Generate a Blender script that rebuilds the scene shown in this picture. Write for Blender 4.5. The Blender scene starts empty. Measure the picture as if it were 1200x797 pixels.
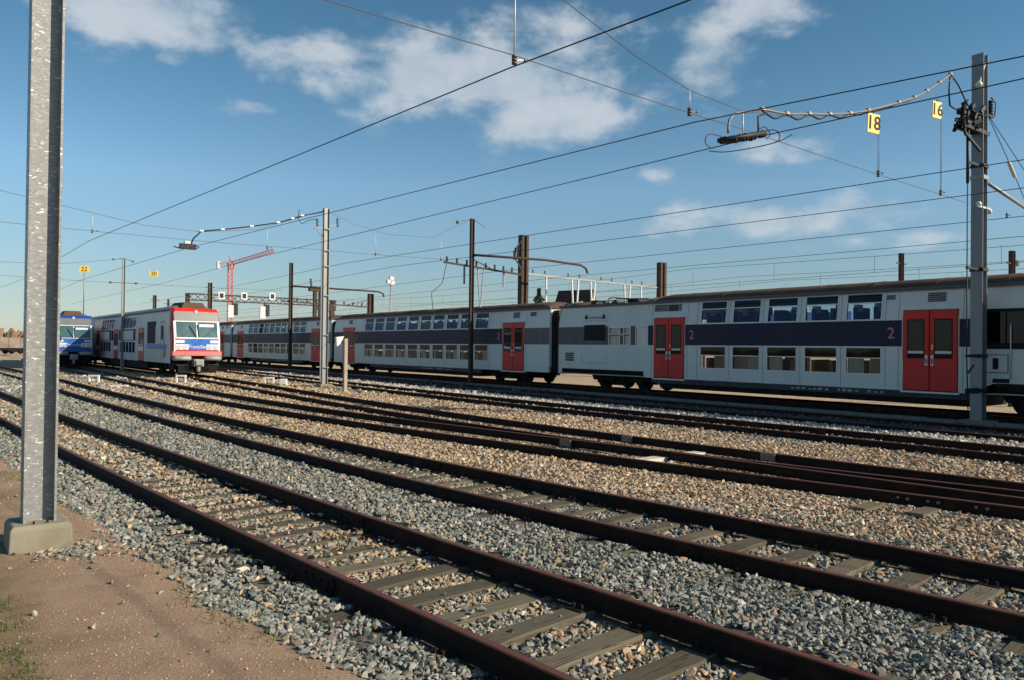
import bpy, bmesh, math, random
import numpy as np
from mathutils import Vector, Matrix, Euler

random.seed(7)
rng = np.random.default_rng(7)
scn = bpy.context.scene
COL = scn.collection
PI = math.pi

# ------------------------------------------------------------------ camera
YAW, PITCH, ROLL, EYE = 0.6550, 0.0101, 0.0115, 2.08
F_ = Vector((math.sin(YAW) * math.cos(PITCH), math.cos(YAW) * math.cos(PITCH), math.sin(PITCH)))
R0 = Vector((math.cos(YAW), -math.sin(YAW), 0))
U0 = R0.cross(F_)
R_ = R0 * math.cos(ROLL) + U0 * math.sin(ROLL)
U_ = U0 * math.cos(ROLL) - R0 * math.sin(ROLL)
cd = bpy.data.cameras.new("camera")
cam = bpy.data.objects.new("camera", cd)
COL.objects.link(cam)
cam.matrix_world = Matrix(((R_.x, U_.x, -F_.x, 0), (R_.y, U_.y, -F_.y, 0), (R_.z, U_.z, -F_.z, EYE), (0, 0, 0, 1)))
cd.sensor_width = 36
cd.lens = 911 / 1200 * 36
cd.clip_start = 0.05
cd.clip_end = 9000
scn.camera = cam
scn.view_settings.view_transform = 'Standard'
scn.view_settings.look = 'None'
scn.view_settings.exposure = 0.45
scn.view_settings.gamma = 1.0

# ------------------------------------------------------------------ sun
SUN_EL = math.radians(28)
SUN_H = Vector((0.57, -0.8216))
sd = bpy.data.lights.new("sun", 'SUN')
sd.energy = 4.6
sd.angle = math.radians(0.5)
sd.color = (1.0, 0.87, 0.70)
so = bpy.data.objects.new("sun", sd)
COL.objects.link(so)
svec = Vector((SUN_H.x * math.cos(SUN_EL), SUN_H.y * math.cos(SUN_EL), math.sin(SUN_EL)))
so.rotation_euler = svec.to_track_quat('Z', 'Y').to_euler()
so.location = (0, 0, 50)

# ------------------------------------------------------------------ world: sky and clouds
SKY_STRENGTH = 0.088
world = bpy.data.worlds.new("World")
scn.world = world
world.use_nodes = True
wt = world.node_tree
wt.nodes.clear()


class NT:
    """small node builder"""
    def __init__(self, tree):
        self.t = tree

    def n(self, typ, **kw):
        nd = self.t.nodes.new(typ)
        ins = kw.pop('ins', {})
        for k, v in kw.items():
            setattr(nd, k, v)
        for k, v in ins.items():
            self.set(nd.inputs[k], v)
        return nd

    def set(self, sock, v):
        if isinstance(v, bpy.types.NodeSocket):
            self.t.links.new(v, sock)
        elif hasattr(v, 'outputs'):
            self.t.links.new(v.outputs[0], sock)
        else:
            sock.default_value = v

    def m(self, op, a, b=None, c=None, clamp=False):
        nd = self.t.nodes.new('ShaderNodeMath')
        nd.operation = op
        nd.use_clamp = clamp
        self.set(nd.inputs[0], a)
        if b is not None:
            self.set(nd.inputs[1], b)
        if c is not None:
            self.set(nd.inputs[2], c)
        return nd.outputs[0]

    def mix(self, fac, a, b, mode='MIX'):
        nd = self.t.nodes.new('ShaderNodeMix')
        nd.data_type = 'RGBA'
        nd.blend_type = mode
        self.set(nd.inputs[0], fac)
        self.set(nd.inputs[6], a)
        self.set(nd.inputs[7], b)
        return nd.outputs[2]

    def ramp(self, fac, stops, interp='LINEAR'):
        nd = self.t.nodes.new('ShaderNodeValToRGB')
        cr = nd.color_ramp
        cr.interpolation = interp
        while len(cr.elements) < len(stops):
            cr.elements.new(0.5)
        for e, (p, c) in zip(cr.elements, stops):
            e.position = p
            e.color = (*c, 1) if len(c) == 3 else c
        self.set(nd.inputs[0], fac)
        return nd.outputs[0]

    def smooth(self, v, a, b):
        nd = self.t.nodes.new('ShaderNodeMapRange')
        nd.interpolation_type = 'SMOOTHSTEP'
        self.set(nd.inputs[0], v)
        nd.inputs[1].default_value = a
        nd.inputs[2].default_value = b
        return nd.outputs[0]

    def noise(self, vec, scale, detail=4, rough=0.55, dist=0.0):
        nd = self.t.nodes.new('ShaderNodeTexNoise')
        if vec is not None:
            self.set(nd.inputs['Vector'], vec)
        nd.inputs['Scale'].default_value = scale
        nd.inputs['Detail'].default_value = detail
        nd.inputs['Roughness'].default_value = rough
        nd.inputs['Distortion'].default_value = dist
        return nd


w = NT(wt)
sky = w.n('ShaderNodeTexSky', sky_type='NISHITA', sun_disc=False, sun_elevation=SUN_EL,
          sun_rotation=math.atan2(SUN_H.x, SUN_H.y), air_density=1.0, dust_density=0.15, ozone_density=1.6, altitude=80)
geo = w.n('ShaderNodeTexCoord')
sep = w.n('ShaderNodeSeparateXYZ', ins={0: geo.outputs['Generated']})
az = w.m('ARCTAN2', sep.outputs[0], sep.outputs[1])
el = w.m('ARCSINE', sep.outputs[2])
cvec = w.n('ShaderNodeCombineXYZ')
w.set(cvec.inputs[0], w.m('ADD', az, 31.4))
w.set(cvec.inputs[1], w.m('MULTIPLY_ADD', el, 1.7, 6.6))
fbm = w.noise(cvec.outputs[0], 10.5, 9, 0.56, 0.12)
fbm2 = w.noise(cvec.outputs[0], 30.0, 6, 0.6, 0.1)
# cloud banks: azimuth, elevation, half widths, weight
BANKS = [(0.60, 0.338, 0.21, 0.045, 1.0), (0.47, 0.318, 0.12, 0.03, .75), (0.70, 0.29, 0.085, 0.035, 1.0), (0.42, 0.345, 0.09, 0.03, .7),
         (0.20, 0.372, 0.09, 0.035, 1.0), (0.165, 0.40, 0.06, 0.05, .7), (0.905, 0.352, 0.05, 0.045, .85), (0.95, 0.395, 0.06, 0.03, .8),
         (0.72, 0.395, 0.12, 0.025, .55), (0.965, 0.242, 0.06, 0.016, .7), (0.843, 0.222, 0.024, 0.015, .52), (0.98, 0.160, 0.12, 0.02, .9),
         (1.06, 0.172, 0.05, 0.016, .8), (0.865, 0.150, 0.05, 0.012, .55), (0.33, 0.282, 0.03, 0.012, .6), (1.10, 0.128, 0.09, 0.01, .5),
         (0.24, 0.325, 0.03, 0.01, .5)]
acc = None
for (a0, e0, sa, se, wg) in BANKS:
    da = w.m('DIVIDE', w.m('SUBTRACT', az, a0), sa * 1.15)
    de = w.m('DIVIDE', w.m('SUBTRACT', el, e0), se * 1.12)
    r2 = w.m('ADD', w.m('MULTIPLY', da, da), w.m('MULTIPLY', de, de))
    g = w.m('MULTIPLY', w.m('EXPONENT', w.m('MULTIPLY', r2, -0.8)), wg)
    acc = g if acc is None else w.m('MAXIMUM', acc, g)
# scattered cloud over the rest of the sky, of the same kind
wide = w.noise(geo.outputs['Generated'], 2.6, 3, 0.5)
behind = w.smooth(w.m('ABSOLUTE', w.m('SUBTRACT', az, 0.655)), 0.75, 1.2)
acc = w.m('MAXIMUM', acc, w.m('MULTIPLY', w.m('MULTIPLY', w.smooth(wide.outputs[0], 0.5, 0.72), behind), 0.8))
dens = w.m('ADD', acc, w.m('MULTIPLY', w.m('SUBTRACT', fbm.outputs[0], 0.5), 1.75))
dens = w.m('ADD', dens, w.m('MULTIPLY', w.m('SUBTRACT', fbm2.outputs[0], 0.5), 0.45))
cl = w.smooth(dens, 0.26, 0.88)
cl = w.m('MULTIPLY', cl, 0.80)
cl = w.m('MULTIPLY', cl, w.smooth(acc, 0.02, 0.3))
cloud_col = w.mix(w.smooth(fbm.outputs[0], 0.35, 0.7), (3.7, 4.5, 5.2, 1), (5.3, 5.7, 6.1, 1))
# clear autumn air: bluer aloft, a little hazier and dimmer towards the horizon, the same all round
air = w.ramp(w.m('MULTIPLY', w.m('MAXIMUM', el, 0.0), 2.0), [(0.0, (.53, .59, .75)), (.12, (.60, .66, .72)), (.40, (.78, .96, 1.0)), (.72, (.52, .82, .85)), (1.0, (.48, .78, .84))])
skymix = w.mix(cl, w.mix(1.0, sky.outputs[0], air, 'MULTIPLY'), cloud_col)
bg = w.n('ShaderNodeBackground', ins={'Color': skymix, 'Strength': SKY_STRENGTH})
wo = w.n('ShaderNodeOutputWorld', ins={'Surface': bg.outputs[0]})


# ------------------------------------------------------------------ materials
def newmat(name):
    m = bpy.data.materials.new(name)
    m.use_nodes = True
    t = m.node_tree
    t.nodes.clear()
    q = NT(t)
    out = q.n('ShaderNodeOutputMaterial')
    b = q.n('ShaderNodeBsdfPrincipled')
    q.set(out.inputs['Surface'], b.outputs[0])
    return m, q, b


def plain(name, col, rough=0.6, metal=0.0, spec=0.5, var=0.12, scale=6.0, dirt=None, dirt_amt=0.35, bump=0.0, bscale=40.0, streak=False):
    """weathered paint or metal: colour with uneven grain and blotches of dirt"""
    m, q, b = newmat(name)
    tc = q.n('ShaderNodeTexCoord')
    vec = tc.outputs['Object']
    if streak:
        mp = q.n('ShaderNodeMapping', ins={'Vector': vec, 'Scale': (1, 1, 0.12)})
        vec = mp.outputs[0]
    n1 = q.noise(vec, scale, 6, 0.65)
    n2 = q.noise(vec, scale * 0.23, 4, 0.6)
    lo = tuple(max(0, x * (1 - var * 2)) for x in col) + (1,)
    hi = tuple(min(1, x * (1 + var)) for x in col) + (1,)
    base = q.mix(n1.outputs[0], lo, hi)
    if streak:
        mps = q.n('ShaderNodeMapping', ins={'Vector': tc.outputs['Object'], 'Scale': (1, 7.0, 0.35)})
        ns = q.noise(mps.outputs[0], 1.6, 5, .7)
        base = q.mix(q.m('MULTIPLY', q.smooth(ns.outputs[0], .52, .74), .30), base, tuple(x * .55 for x in col) + (1,))
    if dirt is not None:
        base = q.mix(q.m('MULTIPLY', q.smooth(n2.outputs[0], 0.45, 0.72), dirt_amt), base, (*dirt, 1))
    q.set(b.inputs['Base Color'], base)
    rr = q.m('ADD', q.m('MULTIPLY', n1.outputs[0], 0.25), rough - 0.12)
    q.set(b.inputs['Roughness'], rr)
    b.inputs['Metallic'].default_value = metal
    b.inputs['Specular IOR Level'].default_value = spec
    if bump:
        nb = q.noise(tc.outputs['Object'], bscale, 5, 0.6)
        bp = q.n('ShaderNodeBump', ins={'Strength': bump, 'Distance': 0.01, 'Height': nb.outputs[0]})
        q.set(b.inputs['Normal'], bp.outputs[0])
    return m


def stone_mat(name, stops, rough=0.85):
    m, q, b = newmat(name)
    oi = q.n('ShaderNodeObjectInfo')
    tc = q.n('ShaderNodeTexCoord')
    c = q.ramp(oi.outputs['Random'], stops, 'LINEAR')
    nz = q.noise(tc.outputs['Object'], 3.0, 5, 0.7)
    k = q.m('ADD', q.m('MULTIPLY', nz.outputs[0], 0.9), 0.55)
    kk = q.n('ShaderNodeCombineColor', ins={0: k, 1: k, 2: k})
    q.set(b.inputs['Base Color'], q.mix(1.0, c, kk.outputs[0], 'MULTIPLY'))
    b.inputs['Roughness'].default_value = rough
    b.inputs['Specular IOR Level'].default_value = 0.3
    return m


M = {}
GREY = [(0, (.10, .112, .095)), (.2, (.165, .182, .155)), (.45, (.22, .232, .198)), (.65, (.275, .28, .243)), (.82, (.24, .19, .15)), (.92, (.33, .325, .29)), (1, (.43, .41, .365))]
BROWN = [(0, (.19, .145, .095)), (.2, (.33, .225, .13)), (.4, (.43, .32, .20)), (.6, (.37, .235, .145)), (.75, (.53, .40, .26)), (.88, (.33, .31, .24)), (1, (.70, .59, .42))]
PALE = [(0, (.26, .24, .21)), (.4, (.42, .39, .34)), (.8, (.52, .48, .42)), (1, (.62, .58, .52))]
M['stone_grey'] = stone_mat('grey_stone', GREY)
M['stone_brown'] = stone_mat('brown_stone', BROWN)
M['stone_shade'] = stone_mat('shade_dark_stone', [(0, (.035, .032, .03)), (.6, (.075, .068, .06)), (1, (.13, .12, .11))])  # dark palette that paints the long train's shadow into the stones
M['stone_pale'] = stone_mat('pale_stone', PALE)

M['rail'] = plain('rusty_rail', (.020, .0115, .009), .8, 0.0, .2, .25, 14, (.058, .027, .016), .6, .3, 90)
M['rail_head'] = plain('rail_head_rust', (.15, .052, .032), .6, 0.2, .5, .25, 22, (.10, .045, .03), .6, .1, 120)
M['timber'] = None
M['fish'] = plain('worn_joint_bar', (.24, .19, .16), .65, .1, .3, .25, 20, (.15, .09, .06), .5)
M['pale_plank'] = plain('bleached_plank', (.62, .55, .45), .8, 0, .3, .15, 9, (.35, .25, .17), .45, .2)
M['flare'] = plain('worn_pale_flare', (.66, .52, .40), .5, .15, .5, .2, 16, (.35, .2, .12), .4)
M['conc'] = plain('concrete', (.29, .265, .20), .9, 0, .2, .16, 7, (.17, .14, .09), .6, .4, 60)
M['galv'] = None
M['grey_pole'] = plain('grey_steel', (.22, .24, .26), .5, .4, .5, .12, 5, (.14, .14, .13), .4, .05, 60, True)
M['galv_far'] = plain('dull_zinc', (.29, .30, .29), .5, .3, .5, .10, 5, (.25, .24, .22), .4, .05, 60, True)
M['rust_pole'] = plain('rusty_steel', (.085, .058, .042), .8, .1, .3, .3, 6, (.05, .035, .03), .6, .15, 50, True)
M['dark'] = plain('black_iron', (.018, .018, .02), .6, .1, .4, .3, 12, (.05, .045, .04), .4)
M['under'] = plain('grimy_underframe', (.014, .013, .013), .85, 0, .2, .3, 5, (.035, .028, .022), .4)
M['wire'] = plain('dark_wire', (.03, .03, .034), .55, .5, .4, .15, 3)
M['wire_pale'] = plain('grey_wire', (.16, .15, .14), .6, .4, .4, .15, 3)
M['ins'] = plain('brown_insulator', (.13, .10, .075), .3, 0, .6, .2, 30)
M['ins_white'] = plain('white_insulator', (.62, .62, .58), .35, 0, .6, .1, 20)
M['white'] = plain('white_paint', (.78, .77, .73), .6, 0, .4, .06, 8, (.5, .45, .38), .35)
M['yellow'] = plain('yellow_sign', (.88, .62, .10), .5, 0, .4, .05, 8, (.7, .48, .1), .2)
M['black'] = plain('black_paint', (.012, .012, .013), .6, 0, .15, .1, 8)
M['carriage'] = plain('carriage_grey', (.60, .665, .64), .42, 0, .30, .07, 1.3, (.50, .53, .50), .5, .02, 8, True)
M['carriage_b'] = plain('carriage_light_grey', (.52, .53, .53), .42, 0, .5, .07, 1.3, (.35, .34, .32), .5, .02, 8, True)
M['navy'] = plain('navy_band', (.010, .017, .044), .5, 0, .25, .15, 1.6, (.022, .022, .045), .6, 0, 8, True)
M['faded'] = plain('faded_purple_band', (.105, .095, .118), .6, 0, .4, .25, 3.2, (.19, .17, .18), .7, 0, 8, True)
M['red'] = plain('red_door', (.60, .020, .017), .42, 0, .35, .10, 2.2, (.36, .02, .02), .4, 0, 8, True)
M['roof'] = plain('brown_roof', (.125, .082, .058), .9, 0, .12, .22, 2.2, (.05, .038, .034), .6, .1, 20)
M['gutter'] = plain('slate_gutter', (.075, .095, .125), .6, 0, .4, .2, 3, (.12, .11, .10), .4)
M['skirt'] = plain('slate_skirt', (.045, .055, .065), .6, 0, .3, .18, 3, (.03, .027, .024), .6)
M['alu'] = plain('aluminium_frame', (.60, .61, .62), .4, .3, .5, .08, 6, (.4, .4, .38), .35)
M['rubber'] = plain('black_rubber', (.010, .010, .011), .7, 0, .3, .1, 8)
M['seat'] = plain('blue_seat', (.03, .07, .20), .8, 0, .3, .2, 5)
M['seat_b'] = plain('brown_seat', (.22, .13, .10), .8, 0, .3, .3, 5)
M['inside'] = plain('cream_lining', (.46, .42, .36), .7, 0, .3, .1, 3)
M['headrest'] = plain('pale_headrest', (.72, .70, .66), .8, 0, .3, .1, 3)
M['livery_red'] = plain('red_livery', (.58, .022, .013), .40, 0, .55, .06, 3, (.45, .04, .03), .3)
M['livery_blue'] = plain('blue_livery', (.015, .06, .30), .38, 0, .55, .08, 3, (.02, .05, .18), .3)
M['logo_blue'] = plain('logo_blue', (.028, .15, .52), .4, 0, .5, .06, 3)
M['livery_white'] = plain('white_livery', (.78, .78, .77), .4, 0, .5, .05, 3, (.55, .53, .5), .3)
M['cab_grey'] = plain('cab_grey', (.15, .165, .165), .35, 0, .5, .1, 3)
M['buffer'] = plain('buffer_grey', (.36, .36, .35), .6, .1, .4, .15, 5, (.15, .13, .11), .5)
M['pink2'] = plain('faded_numeral', (.62, .24, .30), .6, 0, .3, .15, 12)
M['crane'] = plain('red_crane', (.52, .20, .19), .6, 0, .4, .1, 1)  # red paled to put distance haze into the paint
M['crane_w'] = plain('white_crane', (.7, .66, .62), .6, 0, .4, .1, 1)
M['leaf'] = plain('dark_leaf', (.035, .055, .022), .8, 0, .3, .4, 2.0)
M['bark'] = plain('bark', (.08, .06, .045), .9, 0, .2, .3, 6)
M['grass'] = plain('grass_blade', (.10, .15, .03), .7, 0, .3, .35, 4.0)
M['wall_cream'] = plain('cream_wall', (.62, .58, .50), .8, 0, .3, .1, 1)
M['tile_roof'] = plain('dark_roof', (.055, .045, .04), .85, 0, .2, .25, 2)
M['wagon'] = plain('brown_wagon', (.21, .16, .13), .8, 0, .3, .3, 1.2, (.30, .24, .19), .6)
M['load'] = plain('scrap_load', (.30, .21, .14), .85, 0, .3, .45, 2.5, (.14, .10, .08), .7)
M['lamp'] = plain('headlight_lens', (.55, .58, .58), .12, 0, .8, .05, 6)
M['trough'] = plain('trough_concrete', (.19, .195, .19), .9, 0, .2, .15, 4, (.2, .18, .15), .5)


def timber():
    m, q, b = newmat('weathered_timber')
    tc = q.n('ShaderNodeTexCoord')
    oi = q.n('ShaderNodeObjectInfo')
    off = q.n('ShaderNodeVectorMath', operation='ADD', ins={0: tc.outputs['Object']})
    cx = q.n('ShaderNodeCombineXYZ')
    q.set(cx.inputs[1], q.m('MULTIPLY', oi.outputs['Random'], 37.0))
    q.set(off.inputs[1], cx.outputs[0])
    mp = q.n('ShaderNodeMapping', ins={'Vector': off.outputs[0], 'Scale': (1.2, 26, 26)})
    g = q.noise(mp.outputs[0], 2.0, 6, 0.65, 0.6)
    mp2 = q.n('ShaderNodeMapping', ins={'Vector': off.outputs[0], 'Scale': (0.8, 9, 9)})
    crack = q.noise(mp2.outputs[0], 3.0, 3, 0.5, 1.2)
    blot = q.noise(off.outputs[0], 2.3, 5, 0.6)
    c = q.ramp(g.outputs[0], [(0.25, (.062, .051, .034)), (.5, (.115, .097, .065)), (.75, (.168, .147, .103))])
    c = q.mix(q.m('MULTIPLY', q.smooth(blot.outputs[0], .45, .7), .55), c, (.11, .085, .055, 1))
    cr = q.smooth(crack.outputs[0], .62, .70)
    c = q.mix(q.m('MULTIPLY', cr, .8), c, (.03, .022, .015, 1))
    # individual tint
    k = q.m('ADD', q.m('MULTIPLY', oi.outputs['Random'], .6), .7)
    kk = q.n('ShaderNodeCombineColor', ins={0: k, 1: k, 2: k})
    q.set(b.inputs['Base Color'], q.mix(1.0, c, kk.outputs[0], 'MULTIPLY'))
    b.inputs['Roughness'].default_value = .85
    b.inputs['Specular IOR Level'].default_value = .25
    h = q.m('SUBTRACT', q.m('MULTIPLY', g.outputs[0], .6), cr)
    bp = q.n('ShaderNodeBump', ins={'Strength': .6, 'Distance': .008, 'Height': h})
    q.set(b.inputs['Normal'], bp.outputs[0])
    return m


M['timber'] = timber()


def galv():
    m, q, b = newmat('galvanised_spangle')
    tc = q.n('ShaderNodeTexCoord')
    mp = q.n('ShaderNodeMapping', ins={'Vector': tc.outputs['Object'], 'Scale': (1, 1, 2.4)})
    warp = q.noise(mp.outputs[0], 9, 3, .5)
    wv = q.n('ShaderNodeVectorMath', operation='ADD', ins={0: mp.outputs[0]})
    sc = q.n('ShaderNodeVectorMath', operation='SCALE', ins={0: warp.outputs['Color']})
    sc.inputs['Scale'].default_value = .12
    q.set(wv.inputs[1], sc.outputs[0])
    v = q.n('ShaderNodeTexVoronoi', feature='F1', ins={'Vector': wv.outputs[0], 'Scale': 26.0})
    s = q.n('ShaderNodeSeparateColor', ins={0: v.outputs['Color']})
    n2 = q.noise(tc.outputs['Object'], 2.0, 5, .6)
    c = q.ramp(s.outputs[0], [(0, (.225, .232, .225)), (.45, (.25, .256, .25)), (.75, (.28, .286, .28)), (1, (.34, .345, .34))])
    c = q.mix(q.m('MULTIPLY', q.smooth(n2.outputs[0], .45, .7), .35), c, (.25, .25, .24, 1))
    mpg = q.n('ShaderNodeMapping', ins={'Vector': tc.outputs['Object'], 'Scale': (14, 14, 38)})
    gl = q.noise(mpg.outputs[0], 1.0, 3, .55, .9)
    glint = q.smooth(gl.outputs[0], .62, .70)
    c = q.mix(glint, c, (.86, .88, .86, 1))  # bright flake glints painted into the zinc colour
    q.set(b.inputs['Base Color'], c)
    b.inputs['Metallic'].default_value = .25
    q.set(b.inputs['Roughness'], q.m('ADD', q.m('MULTIPLY', s.outputs[1], .25), .38))
    bp = q.n('ShaderNodeBump', ins={'Strength': .25, 'Distance': .004, 'Height': gl.outputs[0]})
    q.set(b.inputs['Normal'], bp.outputs[0])
    return m


M['galv'] = galv()


def glass(name, tint, dark):
    m = bpy.data.materials.new(name)
    m.use_nodes = True
    t = m.node_tree
    t.nodes.clear()
    q = NT(t)
    out = q.n('ShaderNodeOutputMaterial')
    fr = q.n('ShaderNodeFresnel', ins={'IOR': 1.52})
    tr = q.n('ShaderNodeBsdfTransparent', ins={'Color': (*tint, 1)})
    gl = q.n('ShaderNodeBsdfGlossy', ins={'Color': (.85, .9, .95, 1), 'Roughness': .03})
    df = q.n('ShaderNodeBsdfDiffuse', ins={'Color': (*dark, 1)})
    a = q.n('ShaderNodeMixShader', ins={0: .06, 1: tr.outputs[0], 2: df.outputs[0]})
    tc = q.n('ShaderNodeTexCoord')
    nz = q.noise(tc.outputs['Object'], .8, 2, .5)
    bp = q.n('ShaderNodeBump', ins={'Strength': .03, 'Distance': .1, 'Height': nz.outputs[0]})
    q.set(gl.inputs['Normal'], bp.outputs[0])
    gm_ = q.n('ShaderNodeNewGeometry')
    f = q.m('MULTIPLY', q.m('MULTIPLY', fr.outputs[0], .55), q.m('SUBTRACT', 1.0, gm_.outputs['Backfacing']))
    mx = q.n('ShaderNodeMixShader', ins={0: f, 1: a.outputs[0], 2: gl.outputs[0]})
    q.set(out.inputs['Surface'], mx.outputs[0])
    return m


def curtain(name, col):
    m, q, b = newmat(name)
    tc = q.n('ShaderNodeTexCoord')
    nz = q.noise(tc.outputs['Object'], 4.0, 4, .6)
    c = q.mix(nz.outputs[0], tuple(x * .8 for x in col) + (1,), (*col, 1))
    q.set(b.inputs['Base Color'], c)
    b.inputs['Roughness'].default_value = .9
    tl = q.n('ShaderNodeBsdfTranslucent', ins={'Color': c})
    mx = q.n('ShaderNodeMixShader', ins={0: .55, 1: b.outputs[0], 2: tl.outputs[0]})
    out = [n for n in m.node_tree.nodes if n.type == 'OUTPUT_MATERIAL'][0]
    q.set(out.inputs['Surface'], mx.outputs[0])
    return m


M['curtain_pale'] = curtain('pale_curtain', (.86, .84, .78))
M['curtain_tan'] = curtain('tan_curtain', (.66, .56, .44))
M['curtain_red'] = curtain('red_curtain', (.55, .10, .09))
M['glass_blue'] = glass('blue_tinted_glass', (.70, .80, .90), (.02, .035, .07))
M['glass_dark'] = glass('smoked_glass', (.05, .06, .09), (.010, .012, .022))
M['glass_low'] = glass('brown_tinted_glass', (.95, .94, .92), (.05, .05, .05))
M['glass_lowdark'] = glass('dark_hopper_glass', (.06, .05, .045), (.016, .014, .013))
M['glass_door'] = glass('green_door_glass', (.28, .36, .34), (.04, .055, .055))
M['glass_cab'] = plain('cab_glass', (.060, .125, .14), .16, 0, .7, .12, 1.5)


# ------------------------------------------------------------------ mesh helpers
class MB:
    def __init__(self):
        self.v, self.f, self.sm = [], [], []

    def face(self, *ids, smooth=False):
        self.f.append(tuple(ids))
        self.sm.append(smooth)

    def add(self, pts):
        i = len(self.v)
        self.v.extend([tuple(p) for p in pts])
        return i

    def box(self, x0, x1, y0, y1, z0, z1):
        i = self.add([(x0, y0, z0), (x1, y0, z0), (x1, y1, z0), (x0, y1, z0), (x0, y0, z1), (x1, y0, z1), (x1, y1, z1), (x0, y1, z1)])
        for q in ((0, 3, 2, 1), (4, 5, 6, 7), (0, 1, 5, 4), (1, 2, 6, 5), (2, 3, 7, 6), (3, 0, 4, 7)):
            self.face(*[i + k for k in q])
        return self

    def hexa(self, p):  # 8 points: bottom 4, top 4
        i = self.add(p)
        for q in ((0, 3, 2, 1), (4, 5, 6, 7), (0, 1, 5, 4), (1, 2, 6, 5), (2, 3, 7, 6), (3, 0, 4, 7)):
            self.face(*[i + k for k in q])
        return self

    def bar(self, p0, p1, wd, ht, up=(0, 0, 1)):
        p0, p1 = Vector(p0), Vector(p1)
        d = (p1 - p0).normalized()
        u = Vector(up)
        s = d.cross(u)
        if s.length < 1e-4:
            s = d.cross(Vector((1, 0, 0)))
        s.normalize()
        u = s.cross(d)
        s, u = s * wd / 2, u * ht / 2
        return self.hexa([p0 - s - u, p0 + s - u, p1 + s - u, p1 - s - u, p0 - s + u, p0 + s + u, p1 + s + u, p1 - s + u])

    def tube(self, pts, r, n=6, caps=True):
        pts = [Vector(p) for p in pts]
        rs = r if isinstance(r, (list, tuple)) else [r] * len(pts)
        rings = []
        prev = None
        for k, p in enumerate(pts):
            d = (pts[min(k + 1, len(pts) - 1)] - pts[max(k - 1, 0)])
            d.normalize()
            a = d.cross(Vector((0, 0, 1)))
            if a.length < 1e-3:
                a = d.cross(Vector((1, 0, 0)))
            a.normalize()
            if prev is not None and a.dot(prev) < 0:
                a = -a
            prev = a
            b = a.cross(d)
            i = self.add([p + (a * math.cos(2 * PI * j / n) + b * math.sin(2 * PI * j / n)) * rs[k] for j in range(n)])
            rings.append(i)
        for a, b in zip(rings, rings[1:]):
            for j in range(n):
                self.face(a + j, a + (j + 1) % n, b + (j + 1) % n, b + j, smooth=n > 5)
        if caps:
            self.face(*[rings[0] + j for j in range(n)][::-1])
            self.face(*[rings[-1] + j for j in range(n)])
        return self

    def disc(self, c, axis, r, th, n=14):
        c, a = Vector(c), Vector(axis).normalized()
        return self.tube([c - a * th / 2, c + a * th / 2], r, n)

    def ball(self, c, r, n=8, m=6, sz=1.0):
        c = Vector(c)
        pts, rr = [], []
        rings = []
        for k in range(1, m):
            t = PI * k / m
            i = self.add([(c.x + r * math.sin(t) * math.cos(2 * PI * j / n), c.y + r * math.sin(t) * math.sin(2 * PI * j / n), c.z + sz * r * math.cos(t)) for j in range(n)])
            rings.append(i)
        top = self.add([(c.x, c.y, c.z + sz * r)])
        bot = self.add([(c.x, c.y, c.z - sz * r)])
        for a, b in zip(rings, rings[1:]):
            for j in range(n):
                self.face(a + j, b + j, b + (j + 1) % n, a + (j + 1) % n, smooth=True)
        for j in range(n):
            self.face(top, rings[0] + j, rings[0] + (j + 1) % n, smooth=True)
            self.face(bot, rings[-1] + (j + 1) % n, rings[-1] + j, smooth=True)
        return self

    def loft(self, sections, closed=True, caps=True, smooth=False):
        n = len(sections[0])
        rings = [self.add(s) for s in sections]
        for a, b in zip(rings, rings[1:]):
            for j in range(n if closed else n - 1):
                self.face(a + j, a + (j + 1) % n, b + (j + 1) % n, b + j, smooth=smooth)
        if caps and closed:
            self.face(*[rings[0] + j for j in range(n)][::-1])
            self.face(*[rings[-1] + j for j in range(n)])
        return self

    def mesh(self, name, mat):
        me = bpy.data.meshes.new(name)
        me.from_pydata(self.v, [], self.f)
        if any(self.sm):
            me.polygons.foreach_set('use_smooth', self.sm)
        if mat is not None:
            me.materials.append(mat)
        bm = bmesh.new()
        bm.from_mesh(me)
        bmesh.ops.recalc_face_normals(bm, faces=bm.faces)
        bm.to_mesh(me)
        bm.free()
        me.update()
        return me

    def build(self, name, mat, parent=None, loc=None, bevel=0):
        o = bpy.data.objects.new(name, self.mesh(name, mat))
        COL.objects.link(o)
        if parent is not None:
            o.parent = parent
        if loc is not None:
            o.location = loc
        if bevel:
            bv = o.modifiers.new('bevel', 'BEVEL')
            bv.width = bevel
            bv.segments = 2
            bv.limit_method = 'ANGLE'
        return o


def tag(o, label=None, cat=None, group=None, kind=None):
    if label:
        o['label'] = label
    if cat:
        o['category'] = cat
    if group:
        o['group'] = group
    if kind:
        o['kind'] = kind
    return o


def empty(name, label, cat, loc=(0, 0, 0), rz=0, group=None):
    o = bpy.data.objects.new(name, None)
    o.empty_display_size = .3
    COL.objects.link(o)
    o.location = loc
    o.rotation_euler = (0, 0, rz)
    return tag(o, label, cat, group)


def copy_tree(o, parent=None):
    c = o.copy()
    COL.objects.link(c)
    if parent is not None:
        c.parent = parent
    for ch in list(o.children):
        copy_tree(ch, c)
    return c


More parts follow.
